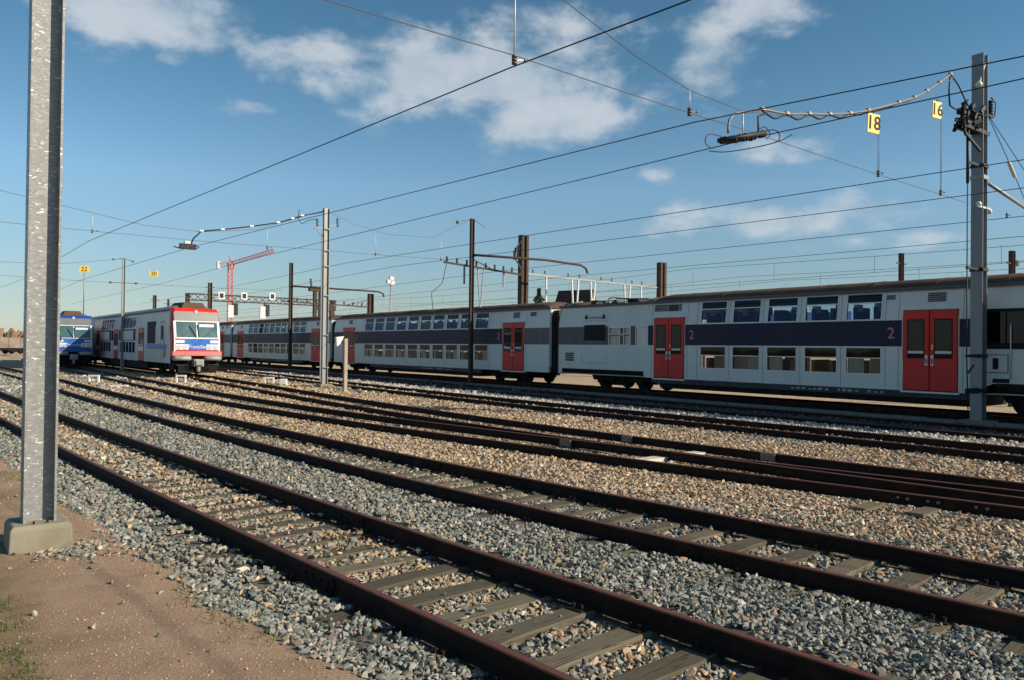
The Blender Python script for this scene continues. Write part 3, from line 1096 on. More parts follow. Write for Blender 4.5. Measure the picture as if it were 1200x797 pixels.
def ring(mb, ya, yb, za, zb, fr, x0, x1, xf=side_x):
    """rectangular frame of bars of width fr round an opening, from x0 to x1 out of the side"""
    for (a, b, c, d) in ((ya - fr, yb + fr, za - fr, za), (ya - fr, yb + fr, zb, zb + fr), (ya - fr, ya, za, zb), (yb, yb + fr, za, zb)):
        mb.hexa([(xf(c) + x0, a, c), (xf(c) + x1, a, c), (xf(c) + x1, b, c), (xf(c) + x0, b, c), (xf(d) + x0, a, d), (xf(d) + x1, a, d), (xf(d) + x1, b, d), (xf(d) + x0, b, d)])


def pane(ya, yb, za, zb, off, name, mat, parent, th=.008):
    mb = MB()
    mb.hexa([(side_x(za) + off, ya, za), (side_x(za) + off + th, ya, za), (side_x(za) + off + th, yb, za), (side_x(za) + off, yb, za),
             (side_x(zb) + off, ya, zb), (side_x(zb) + off + th, ya, zb), (side_x(zb) + off + th, yb, zb), (side_x(zb) + off, yb, zb)])
    return mb.build(name, mat, parent)


def window(parent, ya, yb, za, zb, upper, dirty=0):
    mb = MB()
    ring(mb, ya, yb, za, zb, .045, -.014, .03)
    zt = za + (zb - za) * (.66 if upper else .60)
    mb.hexa([(side_x(zt) - .010, ya, zt - .018), (side_x(zt) + .03, ya, zt - .018), (side_x(zt) + .03, yb, zt - .018), (side_x(zt) - .010, yb, zt - .018),
             (side_x(zt) - .010, ya, zt + .018), (side_x(zt) + .03, ya, zt + .018), (side_x(zt) + .03, yb, zt + .018), (side_x(zt) - .010, yb, zt + .018)])
    f = mb.build('window', M['alu'], parent)
    pane(ya, yb, za, zt - .018, .022, 'pane', M['glass_blue' if upper else 'glass_low'], f)
    pane(ya, yb, zt + .018, zb, .018, 'hopper_pane', M['glass_dark' if upper else 'glass_lowdark'], f)
    rr = random.Random(int(ya * 97) + (5 if upper else 0))
    if not upper:
        # curtains drawn a little differently in every window
        for side in (0, 1):
            wdt = rr.choice((.0, .16, .25, .4, .6))
            if wdt:
                a_, b_ = (ya, ya + wdt) if side == 0 else (yb - wdt, yb)
                c_ = MB()
                nf = max(2, int(wdt / .05))
                for q in range(nf):
                    y0_, y1_ = a_ + (b_ - a_) * q / nf, a_ + (b_ - a_) * (q + 1) / nf
                    c_.hexa([(.07 + .03 * (q % 2), y0_, za), (.075 + .03 * (q % 2), y0_, za), (.075 + .03 * ((q + 1) % 2), y1_, za), (.07 + .03 * ((q + 1) % 2), y1_, za),
                             (.07 + .03 * (q % 2), y0_, zb), (.075 + .03 * (q % 2), y0_, zb), (.075 + .03 * ((q + 1) % 2), y1_, zb), (.07 + .03 * ((q + 1) % 2), y1_, zb)])
                c_.build('curtain', M[rr.choice(('curtain_pale', 'curtain_tan', 'curtain_pale', 'curtain_tan', 'curtain_red'))], f)
    return f


def door_leaf(parent, ya, yb, z0, z1, inner_high, glass_mat='glass_door', red='red'):
    """one leaf; inner_high: the meeting edge is at yb"""
    mb = MB()
    n = 4
    r = .06
    mb.box(-.03, .03, ya, yb, z0, z1)
    lf = mb.build('door', M[red], parent, bevel=.02)
    m = .17
    wa, wb, wz0, wz1 = ya + m, yb - m, z0 + 1.06, z1 - .32
    rb = MB()
    for (a, b, c, d) in ((wa - .035, wb + .035, wz0 - .035, wz0), (wa - .035, wb + .035, wz1, wz1 + .035), (wa - .035, wa, wz0, wz1), (wb, wb + .035, wz0, wz1)):
        rb.box(-.042, -.026, a, b, c, d)
    rb.build('window_seal', M['rubber'], lf, bevel=.01)
    MB().box(-.036, -.0305, wa, wb, wz0, wz1).build('pane', M[glass_mat], lf)
    MB().box(-.040, -.0362, wa, wb, wz0 + .12, wz0 + .20).build('pane_stripe', M['headrest'], lf)
    hy = yb - .075 if inner_high else ya + .075
    MB().box(-.048, -.028, hy - .04, hy + .04, z0 + .80, z0 + 1.13).build('handle_plate', M['alu'], lf)
    MB().box(-.062, -.046, hy - .015, hy + .015, z0 + .86, z0 + 1.02).build('handle', M['rubber'], lf)
    MB().box(-.044, -.028, hy - .025, hy + .025, z0 + 1.30, z0 + 1.46).build('door_button', M['yellow'] if inner_high else M['livery_red'], lf)
    return lf


def bogie(parent, yc, W=2.8):
    mb = MB()
    for s in (.42, W - .42):
        mb.hexa([(s - .09, yc - 1.75, .42), (s + .09, yc - 1.75, .42), (s + .09, yc + 1.75, .42), (s - .09, yc + 1.75, .42),
                 (s - .09, yc - 1.9, .68), (s + .09, yc - 1.9, .68), (s + .09, yc + 1.9, .68), (s - .09, yc + 1.9, .68)])
        mb.box(s - .11, s + .11, yc - .5, yc + .5, .22, .5)
        for q in (-1.25, 1.25):
            mb.box(s - .14, s + .12, yc + q - .2, yc + q + .2, .30, .72)
        mb.tube([(s - .16, yc - .35, .35), (s - .16, yc - .35, .85)], .09, 8)
        mb.tube([(s - .16, yc + .35, .35), (s - .16, yc + .35, .85)], .09, 8)
    mb.box(.5, W - .5, yc - .45, yc + .45, .35, .75)
    b = mb.build('bogie', M['under'], parent)
    for q in (-1.25, 1.25):
        for s in (.66, W - .66):
            wmb = MB().disc((s, yc + q, .46), (1, 0, 0), .46, .13, 22)
            wmb.disc((s - (.06 if s < 1.4 else -.06), yc + q, .46), (1, 0, 0), .17, .12, 12)
            wmb.build('wheel', M['under'], b)
    return b


def roof(parent, ya, yb, mat='roof', W=2.8, z0=3.91, z1=4.34, hump0=True, hump1=True):
    secs = []
    n = 10

    def sec(y, k):
        s = []
        for j in range(n + 1):
            t = PI * j / n
            s.append((W / 2 - (W / 2 - .13) * math.cos(t), y, z0 + (z1 - z0) * k * math.sin(t) ** .75))
        return s
    ys = [(ya, .25 if hump0 else 1), (ya + .5, .8 if hump0 else 1), (ya + .9, 1)] + [(y, 1) for y in np.linspace(ya + 1.5, yb - 1.5, 9)] + [(yb - .9, 1), (yb - .5, .8 if hump1 else 1), (yb, .25 if hump1 else 1)]
    mb = MB().loft([sec(y, k) for y, k in ys], caps=True, smooth=True)
    r = mb.build('roof', M[mat], parent)
    rb = MB()
    y = ya + 1.4
    while y < yb - 1:
        rb.loft([[(p[0], yy, p[2] + .012) for p in sec(yy, 1)[1:-1]] + [(p[0], yy, p[2] - .02) for p in sec(yy, 1)[1:-1]][::-1] for yy in (y, y + .05)], smooth=False)
        y += 2.05
    rb.build('roof_seam', M[mat], r)
    return r


def interior(parent, ya, yb, pitch0, pitch, nwin, W=2.8):
    fl = MB().box(.06, W - .06, ya, yb, .66, .70)
    fl.box(.06, W - .06, ya, yb, 2.5, 2.56)
    fl.box(.1, W - .1, ya, yb, 3.86, 3.89)
    for yy in (ya, yb):
        fl.box(.08, W - .08, yy - .02, yy + .02, .7, 3.86)
    f = fl.build('floor', M['inside'], parent)
    su, sl, hr = MB(), MB(), MB()
    for k in range(nwin):
        yc = pitch0 + pitch * k + .62
        for (x0, x1) in ((.14, 1.05), (1.75, 2.66)):
            for d in (-.36, .36):
                su.box(x0, x1, yc + d - .06, yc + d + .06, 2.56, 3.42)
                sl.box(x0, x1, yc + d - .06, yc + d + .06, .70, 1.58)
                if (k * 7 + int(x0 * 3) + int(d * 5)) % 3:
                    hr.box(x0 + .08, x0 + .40, yc + d - .075, yc + d + .075, 3.28, 3.52)
    su.build('upper_seats', M['seat'], parent)['kind'] = 'stuff'
    sl.build('lower_seats', M['seat_b'], parent)['kind'] = 'stuff'
    hr.build('headrests', M['headrest'], parent)['kind'] = 'stuff'


def louvre(parent, ya, yb, za, zb, n=5, mat='skirt'):
    mb = MB()
    ring(mb, ya, yb, za, zb, .025, -.012, .012)
    f = mb.build('vent', M['alu'], parent)
    s = MB()
    for k in range(n):
        z0 = za + (zb - za) * (k + .1) / n
        z1 = za + (zb - za) * (k + .85) / n
        s.hexa([(side_x(z0) - .006, ya, z0), (side_x(z0) + .0, ya, z0), (side_x(z0) + .0, yb, z0), (side_x(z0) - .006, yb, z0),
                (side_x(z1) - .016, ya, z1), (side_x(z1) - .002, ya, z1), (side_x(z1) - .002, yb, z1), (side_x(z1) - .016, yb, z1)])
    s.build('vent_slat', M[mat], f)
    return f


Z_SILL, Z_TOP = .69, 3.91
BAND = (2.08, 2.94)


def band(parent, ya, yb, mat='navy', name='colour_band'):
    return MB().box(-.005, .004, ya, yb, BAND[0], BAND[1]).build(name, M[mat], parent)


def carriage(label, L, doors, dw, w0, pitch, nwin, bog, bands, cutouts=(), roof_span=None, extra=None, end0=True, end1=True):
    t = empty('double_deck_carriage', label, 'railway carriage', (0, 0, 0), group='coaches of the long double deck train')
    ya, yb = .36, L - .36
    ops = [(w0 + pitch * k, w0 + pitch * k + 1.2, 2.99, 3.84) for k in range(nwin)] + [(w0 + pitch * k, w0 + pitch * k + 1.2, 1.17, 2.02) for k in range(nwin)]
    dops = [(d - dw / 2, d + dw / 2, .66, 3.26) for d in doors]
    eops = [o for o in (extra or [])]
    mb = MB()
    cut = (lambda y, z: any(a < y < b and z < zt for a, b, zt in cutouts)) if cutouts else None
    ysx = [ya, yb] + [v for c in cutouts for v in c[:2]]
    wall(mb, ysx, [Z_SILL, 2.95, Z_TOP] + [c[2] for c in cutouts], ops + dops + eops, cut=cut)
    wall(mb, ysx, [Z_SILL, 2.95, Z_TOP] + [c[2] for c in cutouts], ops + dops, far=True, cut=cut)
    for yy in (ya, yb):
        i = mb.add([(0, yy, .95), (2.8, yy, .95), (2.8, yy, 2.95), (2.67, yy, 3.91), (.13, yy, 3.91), (0, yy, 2.95)])
        mb.face(*range(i, i + 6))
    mb.build('body', M['carriage'], t)
    for a, b, mt in bands:
        segs = [(a, b)]
        for d in doors:
            lo, hi = d - dw / 2 - .03, d + dw / 2 + .03
            segs = [s for sa, sb in segs for s in ((sa, min(sb, lo)), (max(sa, hi), sb)) if s[1] - s[0] > .02]
        for o in eops:
            segs = [s for sa, sb in segs for s in ((sa, min(sb, o[0] - .05)), (max(sa, o[1] + .05), sb)) if s[1] - s[0] > .02]
        for sa, sb in segs:
            band(t, sa, sb, mt)
    for k in range(nwin):
        window(t, w0 + pitch * k, w0 + pitch * k + 1.2, 2.99, 3.84, True)
        window(t, w0 + pitch * k, w0 + pitch * k + 1.2, 1.17, 2.02, False)
    rb_ = random.Random(int(L * 100))
    fb = {}
    for k in range(nwin):
        for zz in (1.17, 2.99):
            c_ = rb_.choice(('inside', 'seat_b', 'none', 'skirt', 'none') if zz < 2 else ('none', 'none', 'none', 'inside'))
            if c_ != 'none':
                y0_ = w0 + pitch * k
                h_ = rb_.choice((.4, .85, .85, .55))
                MB().box(2.62, 2.63, y0_ - .02, y0_ + rb_.choice((.6, 1.24, 1.24)), zz + .85 - h_, zz + .86).build('far_blind', M[c_], t)
    for d in doors:
        door_leaf(t, d - dw / 2 + .015, d - .012, .68, 3.24, True)
        door_leaf(t, d + .012, d + dw / 2 - .015, .68, 3.24, False)
        MB().box(-.05, .1, d - dw / 2 - .05, d + dw / 2 + .05, .60, .655).build('door_step', M['alu'], t)
        MB().box(.035, .06, d - dw / 2, d + dw / 2, .66, 3.26).build('door_gap', M['rubber'], t)
        louvre(t, d - .46, d + .10, 3.50, 3.80)
    for d, s in zip(doors, ((-1, 1) * 2)):
        yq = d + (dw / 2 + .38) * (1 if d < L / 2 else -1)
        text('2', 'class_numeral', M['pink2'], t, .52, (-.012, yq, 2.50), (0, -1, 0), (0, 0, 1), .004)
    sm = MB()
    for yy in [w0 - .16 + pitch * k for k in range(0, nwin + 1)] + [doors[0] - dw / 2 - .14, doors[0] + dw / 2 + .14, doors[1] - dw / 2 - .14, doors[1] + dw / 2 + .14]:
        sm.box(-.0025, .003, yy - .007, yy + .007, .72, 2.07)
        sm.hexa([(side_x(z) + o, yy + d, z) for z in (2.96, 3.9) for o, d in ((-.0025, -.007), (.003, -.007), (.003, .007), (-.0025, .007))])
    sm.build('panel_seam', M['gutter'], t)['kind'] = 'stuff'
    mk = MB()
    rm_ = random.Random(int(L * 10))
    for k in range(16):
        yy = lo_y = L * .36 + k * .22
        if rm_.random() < .75:
            mk.box(.008, .016, yy, yy + rm_.uniform(.06, .17), .52, .52 + rm_.uniform(.05, .09))
    mk.build('stencil_marks', M['buffer'], t)['kind'] = 'stuff'
    rs = roof_span or (.3, L - .3)
    roof(t, rs[0], rs[1])
    g = MB()
    g.box(.03, .2, .34, L - .34, 3.90, 4.0)
    g.box(2.6, 2.77, .34, L - .34, 3.90, 4.0)
    g.build('gutter', M['gutter'], t)
    bl = [b for b in bog]
    u = MB()
    lo = min(bl) + 2.6
    hi = max(bl) - 2.6
    u.box(.12, 2.68, lo, hi, .24, .655)
    u.box(.2, 2.6, .5, L - .5, .74, .9)
    u.build('underframe', M['under'], t)
    sk = MB()
    sk.box(.015, .1, lo - .4, hi + .4, .45, .675)
    sk.build('skirt', M['skirt'], t)
    for b in bl:
        bogie(t, b)
    ge = MB()
    for s, on in ((0, end0), (L, end1)):
        if on:
            for k in range(5):
                q0 = s + (-.36 + k * .09 if s else 0 + k * .08)
                off = .02 if k % 2 else .0
                ge.loft([[(.16 + off, y, .62), (2.64 - off, y, .62), (2.64 - off, y, 3.5), (2.5, y, 3.82), (.3, y, 3.82), (.16 + off, y, 3.5)] for y in (q0, q0 + .085)])
    ge.build('gangway_bellows', M['rubber'], t)
    interior(t, ya + .05, yb - .05, w0, pitch, nwin)
    return t


# M2 and its copies: standard coach
LC = 26.2
coach = carriage('middle double deck coach between the curved gangways, ten window pairs, faded purple band end', LC, [3.35, 23.3], 1.9, 5.72, 1.535, 10, [4.1, 22.1],
                 [(.36, 2.3, 'faded'), (2.3, 25.84, 'navy')])
coach.location = (25.5, 29.74, .19)
louvre(coach, 1.5, 2.0, 3.55, 3.78, 4)
c2 = copy_tree(coach)
c2['label'] = 'far double deck coach behind the rusty pole with the long bracket tube'
c2.location = (25.5, 55.95, .19)
c2.scale = (1, .915, 1)
c3 = copy_tree(coach)
c3['label'] = 'farthest double deck coach, mostly hidden behind the red fronted train'
c3.location = (25.5, 79.95, .19)

LM = 26.23
motor = carriage('nearest double deck motor coach with roof equipment, two red double doors and five window pairs', LM, [7.97, 18.72], 1.70, 9.55, 1.565, 5, [4.15, 21.9],
                 [(6.5, 20.0, 'navy'), (20.0, 25.87, 'faded')], cutouts=((.36, 6.1, 1.0), (20.15, 25.6, .92)), roof_span=(.3, 20.1),
                 extra=[(19.95, 20.60, 2.09, 2.86), (21.0, 22.3, 2.09, 2.86)])
motor.location = (25.5, 3.5, .19)
for (ya, yb) in ((19.95, 20.60), (21.0, 22.3)):
    f = MB()
    ring(f, ya, yb, 2.09, 2.86, .045, -.014, .03)
    f.box(-.012, .03, ya, yb, 2.55, 2.585)
    if yb - ya > 1:
        f.box(-.012, .03, ya + .62, ya + .66, 2.09, 2.86)
        f.box(-.012, .03, ya + .36, ya + .40, 2.09, 2.86)
    fo = f.build('window', M['alu'], motor)
    MB().box(.02, .028, ya, yb, 2.09, 2.86).build('pane', M['headrest' if yb - ya < 1 else 'glass_low'], fo)
    if yb - ya > 1:
        MB().box(.06, .07, ya, ya + .36, 2.09, 2.86).build('blind', M['headrest'], fo)
        MB().box(.06, .07, ya + .66, yb, 2.09, 2.86).build('blind', M['headrest'], fo)
MB().box(-.014, -.004, 22.55, 24.0, 2.28, 3.02).build('dark_panel', M['black'], motor)
lk = MB()
ring(lk, 22.5, 24.15, 1.22, 3.2, .012, -.008, .004)
lk.build('locker_outline', M['skirt'], motor)
hb = MB()
hb.bar((-.03, 22.65, 3.36), (-.03, 23.95, 3.36), .02, .03)
for yy in (22.7, 23.9):
    hb.box(-.03, .06, yy - .02, yy + .02, 3.30, 3.50)
hb.build('grab_bar', M['rubber'], motor)
louvre(motor, 24.72, 25.35, 1.28, 1.70, 4)
louvre(motor, 18.1, 19.6, 3.53, 3.83, 5)
louvre(motor, 9.1, 9.4, 3.62, 3.78, 3)
# cab side at the right end
MB().box(-.014, -.004, .5, 6.6, 2.02, 3.22).build('cab_side_panel', M['black'], motor)
MB().box(-.02, -.006, 5.0, 6.4, 2.2, 3.12).build('cab_side_glass', M['glass_dark'], motor)
hr = MB().tube([(-.07, 5.65, 1.15), (-.07, 5.65, 2.72), (-.02, 5.65, 2.76)], .018, 6)
hr.build('handrail', M['alu'], motor)
lk = MB()
ring(lk, 5.75, 6.35, 1.33, 1.84, .02, -.012, .004)
lk.build('locker_outline', M['skirt'], motor)
MB().box(-.016, -.003, 6.0, 6.15, 1.42, 1.75).build('locker_grille', M['rubber'], motor)
MB().box(-.02, -.003, 5.7, 6.15, 1.02, 1.14).build('step_recess', M['rubber'], motor)
ch = MB()
ch.hexa([(.0, 6.1, .70), (.1, 6.1, .70), (.1, 6.9, .62), (.0, 6.9, .62), (.0, 6.1, .98), (.1, 6.1, .98), (.1, 6.12, .99), (.0, 6.12, .99)])
ch.build('wheel_arch', M['under'], motor)
# low roof with the folded pantograph and switchgear
lr = MB().box(.14, 2.66, 20.05, 25.9, 3.89, 3.95)
lrb = lr.build('roof_deck', M['roof'], motor)
rf = MB()
pr = [(.15, 3.93), (.55, 4.20), (1.4, 4.33), (2.25, 4.20), (2.65, 3.93)]
rf.loft([[(a, 20.6, 3.92 + (b - 3.92) * .15) for a, b in pr], [(a, 19.9, b) for a, b in pr]])
rf.build('roof_ramp', M['roof'], motor)
hd = MB()
hd.loft([[(a, yy, 3.9 + (b - 3.9) * k) for a, b in pr] for yy, k in ((25.9, .85), (25.2, .8), (24.6, .35), (24.3, .05))], smooth=True)
hd.build('roof_hood', M['roof'], motor)
arc = MB().tube([(.1, 25.95, 3.5), (.1, 25.9, 3.75), (.22, 25.7, 3.95), (.4, 25.3, 4.12), (.6, 24.8, 4.2)], .035, 6)
arc.build('gangway_rim', M['alu'], motor)
eq = MB()
for (a, b, c, d, e_, f_) in ((.5, 1.1, 20.9, 21.6, 3.95, 4.18), (1.5, 2.3, 21.2, 22.0, 3.95, 4.15), (.4, .9, 22.2, 22.6, 3.95, 4.12), (.7, 1.3, 23.9, 24.3, 3.95, 4.25)):
    eq.box(a, b, c, d, e_, f_)
for yy in (20.9, 21.5, 22.4, 23.1, 23.7):
    for xx in (.45, 2.2):
        eq.tube([(xx, yy, 3.94), (xx, yy, 4.15)], .07, 8)
eq.bar((.45, 20.9, 4.17), (.45, 23.7, 4.17), .05, .04)
eq.build('roof_equipment', M['dark'], motor)
pg = MB()
for xx in (.9, 1.9):
    pg.tube([(xx, 23.3, 4.06), (xx + (.2 if xx < 1.4 else -.2), 20.9, 4.22)], .03, 6)
    pg.tube([(xx + (.2 if xx < 1.4 else -.2), 20.9, 4.22), (xx + (.1 if xx < 1.4 else -.1), 22.9, 4.30)], .022, 6)
pg.tube([(.5, 22.9, 4.26), (.8, 22.9, 4.34), (2.0, 22.9, 4.34), (2.3, 22.9, 4.26)], .03, 6)
pg.build('pantograph', M['dark'], motor)


# ------------------------------------------------------------------ trains seen front on
def nose(z):
    return float(np.interp(z, [.9, 2.2, 2.3, 3.2, 3.65, 3.85, 4.05], [0, 0, .03, .25, .36, .42, .62]))


def slab(mb, x0, x1, z0, z1, out=.02, th=.03, n=4):
    zs = np.linspace(z0, z1, n + 1)
    for a, b in zip(zs, zs[1:]):
        ya, yb = nose(a) - out, nose(b) - out
        mb.hexa([(x0, ya, a), (x1, ya, a), (x1, ya + th, a), (x0, ya + th, a), (x0, yb, b), (x1, yb, b), (x1, yb + th, b), (x0, yb + th, b)])
    return mb


def cab_car(label, livery, L=26.0, W=2.8, numbered=True):
    t = empty('driving_car', label, 'train')
    # sides and roof
    wins_l = [(9.9 + k * 1.02, 9.9 + k * 1.02 + .86, 1.25, 1.98) for k in range(5)]
    wins_u = [(9.9 + k * 1.02, 9.9 + k * 1.02 + .86, 2.98, 3.70) for k in range(12)]
    wins_l2 = [(18.3 + k * 1.02, 18.3 + k * 1.02 + .86, 1.25, 1.98) for k in range(4)]
    drs = [(7.3, 8.8), (15.5, 16.9), (22.7, 24.2)]
    ops = wins_l + [wu for wu in wins_u] + wins_l2 + [(a, b, .72, 3.1) for a, b in drs]
    wins_u = [wu for wu in wins_u if not any(a - .1 < wu[1] and wu[0] < b + .1 for a, b in drs)]
    ops = wins_l + wins_u + wins_l2 + [(a, b, .72, 2.93) for a, b in drs]
    mb = MB()
    wall(mb, [.5, L - .3], [.75, 2.95, 3.91], ops)
    wall(mb, [.5, L - .3], [.75, 2.95, 3.91], [], far=True)
    i = mb.add([(0, L - .3, .75), (W, L - .3, .75), (W, L - .3, 2.95), (W - .13, L - .3, 3.91), (.13, L - .3, 3.91), (0, L - .3, 2.95)])
    mb.face(*range(i, i + 6))
    mb.build('body', M['carriage_b'], t)
    for (a, b, c, d) in wins_l + wins_l2 + wins_u:
        f = MB()
        ring(f, a, b, c, d, .04, -.012, .02)
        fo = f.build('window', M['alu'], t)
        pane(a, b, c, d, .02, 'pane', M['glass_dark' if c < 2 else 'glass_blue'], fo)
    MB().box(.2, 2.6, 1.4, L - .5, .8, 3.85).build('saloon_core', M['inside'], t)
    for (a, b) in ((9.8, 15.2), (18.2, 22.4)):
        MB().box(-.006, .003, a, b, 2.10, 2.88).build('dark_band', M['rubber'], t)
        g = MB().box(-.020, -.008, a + .6, a + 4.2, 2.14, 2.80)
        g.build('window_reflection', M['headrest'], t, bevel=.006)  # pale patch painted as the reflection in the dark window band
    MB().box(-.010, .003, 4.2, 6.3, 1.9, 3.3).build('cab_side_window', M['rubber'], t)
    MB().box(-.014, -.003, 1.4, 6.4, 1.55, 1.86).build('blue_flash', M['logo_blue'], t)
    cdr = MB()
    for yy in (2.05, 2.85):
        cdr.box(-.006, .004, yy - .012, yy + .012, .95, 3.25)
    cdr.box(-.006, .004, 2.05, 2.85, 3.23, 3.26)
    cdr.build('cab_door_outline', M['gutter'], t)
    MB().box(-.010, .003, 2.2, 2.7, 2.15, 3.0).build('cab_door_window', M['rubber'], t)
    MB().box(-.008, .003, 1.55, 1.85, 1.1, 1.5).build('red_plate', M['livery_red'], t)
    MB().tube([(-.06, 1.92, 1.1), (-.06, 1.92, 2.4)], .02, 6).build('handrail', M['alu'], t)
    MB().box(-.010, .003, 17.2, 18.0, 2.1, 2.85).build('dark_band', M['black'], t)
    for a, b in drs:
        m = (a + b) / 2
        for (p, q, hi) in ((a + .02, m - .01, True), (m + .01, b - .02, False)):
            lf = MB().box(-.03, .03, p, q, .76, 2.91).build('door', M['livery_red'], t)
            MB().box(-.04, -.028, p + .12, q - .12, 1.75, 2.6).build('pane', M['glass_dark'], lf)
            MB().box(-.036, -.026, p + .02, q - .02, 1.40, 1.68).build('pale_panel', M['livery_white'], lf)
    roof(t, .9, L - .2, 'cab_grey', W, 3.91, 4.30, True, False)
    g = MB().box(.03, .2, 1.0, L - .3, 3.90, 3.98)
    g.build('gutter', M['gutter'], t)
    # front shell
    sh = MB()
    zs = [1.15, 1.5, 2.2, 2.3, 2.75, 3.2, 3.65, 3.85, 4.05]
    secs = []
    for z in zs:
        ins = max(0, (z - 3.5)) * .12
        y0 = nose(z)
        secs.append([(ins + .14, y0, z), (W - ins - .14, y0, z), (W - ins, y0 + .22, z), (W - ins, y0 + .55, z), (ins, y0 + .55, z), (ins, y0 + .22, z)])
    sh.loft(secs)
    lv = M['livery_red'] if livery == 'red' else M['livery_blue']
    sh.build('front_shell', lv, t)
    slab(MB(), .12, 2.68, 3.28, 3.80, .015).build('destination_panel', M['cab_grey'], t)
    slab(MB(), .12, 2.68, 3.22, 3.27, .04, n=1).build('white_bar', M['livery_white'], t)
    wf = MB()
    for (a, b, c, d) in ((.14, 2.66, 2.22, 2.27), (.14, .20, 2.27, 3.2), (2.60, 2.66, 2.27, 3.2), (1.37, 1.43, 2.27, 3.2)):
        slab(wf, a, b, c, d, .03)
    wfo = wf.build('windscreen', M['alu'], t)
    for a, b in ((.20, 1.37), (1.43, 2.60)):
        slab(MB(), a, b, 2.27, 3.2, .018, .02).build('pane', M['glass_cab'], wfo)
    slab(MB(), 1.55, 2.4, 2.93, 3.08, .024, .003, 1).build('sun_visor', M['livery_white'], wfo)
    wp = MB()
    wp.bar((1.36, nose(2.3) - .07, 2.28), (.95, nose(3.0) - .07, 3.0), .03, .03)
    wp.bar((1.48, nose(2.3) - .07, 2.28), (1.42, nose(3.05) - .07, 3.05), .03, .03)
    wp.build('wiper', M['rubber'], wfo)
    slab(MB(), .17, 2.63, 1.52, 2.17, .02).build('logo_panel', M['logo_blue'], t)
    for a, b in ((.17, .88), (1.92, 2.63)):
        hl = slab(MB(), a, b, 1.54, 1.87, .05, .04).build('headlight', M['livery_white'], t)
        q = MB()
        for c in (a + .19, b - .19):
            q.disc((c, nose(1.7) - .055, 1.70), (0, 1, 0), .14, .03, 14)
        q.build('lamp_lens', M['lamp'], hl)
    for a, b in ((.17, .66), (2.14, 2.63)):
        slab(MB(), a, b, 1.95, 2.12, .026).build('number_plate', M['livery_white'], t)
    text('Transilien', 'lettering', M['livery_white'], t, .30, (1.4, nose(1.7) - .03, 1.72), (1, 0, 0), (0, 0, 1), .005, .25)
    for a, b in ((.075, .165), (2.635, 2.72)):
        slab(MB(), a, b, 1.46, 3.27, .022, .05).build('white_edge', M['livery_white'] if (a > 1 or livery == 'red') else lv, t)
    bb = MB()
    bb.hexa([(-.01, -.12, 1.20), (2.81, -.12, 1.20), (2.81, .4, 1.20), (-.01, .4, 1.20), (-.01, -.06, 1.45), (2.81, -.06, 1.45), (2.81, .4, 1.45), (-.01, .4, 1.45)])
    bb.build('bumper_bar', lv, t)
    for s in (.52, W - .52):
        q = MB().tube([(s - .42, .0, 1.04), (s - .38, -.26, 1.04), (s + .38, -.26, 1.04), (s + .42, .0, 1.04)], .15, 10)
        q.build('end_cushion', M['buffer'], t)
        MB().box(s - .35, s + .35, -.2, .1, .62, .66).build('step_plate', M['skirt'], t)
    cp = MB().box(1.12, 1.68, -.45, .3, .55, .98)
    cp.box(1.2, 1.6, -.55, -.45, .62, .92)
    cp.tube([(1.4, -.3, .55), (1.4, -.3, .25)], .12, 8)
    cp.build('coupler', M['buffer'], t, bevel=.02)
    hz = MB()
    for s in (.85, 1.0, 1.8, 1.95):
        hz.tube([(s, -.1, .95), (s, -.3, .6), (s + .05, -.2, .35), (s + .1, .2, .4)], .03, 6)
    hz.box(.3, 2.5, .1, .5, .22, .5)
    hz.box(.1, 2.7, .15, 1.2, .35, 1.2)
    hz.box(.3, 2.5, -.12, .3, .16, .60)
    hz.build('front_gear', M['under'], t)
    pgm = MB()
    pgm.hexa([(.62, .72, 3.98), (2.18, .72, 3.98), (2.18, 3.4, 4.2), (.62, 3.4, 4.2), (.86, 1.0, 4.42), (1.94, 1.0, 4.42), (1.94, 3.2, 4.46), (.86, 3.2, 4.46)])
    pgm.build('roof_fairing', M['roof'], t)
    dl = MB().disc((1.4, nose(3.84) - .03, 3.84), (0, 1, 0), .10, .06, 12)
    dl.build('top_lamp', M['lamp'], t)
    bogie(t, 4.0)
    bogie(t, L - 4.0)
    MB().box(.12, 2.68, 6.6, L - 6.6, .26, .74).build('underframe', M['under'], t)
    return t


redt = cab_car('train with red and white front, blue logo panel and black windscreen', 'red')
redt.location = (12.05, 48.5, .2)
bluet = cab_car('train with dark blue front, parked left of the red fronted one', 'blue')
bluet.location = (8.55, 69.5, .2)
bluet.scale = (.97, 1, 1)
bluet.rotation_euler = (0, 0, -.05)


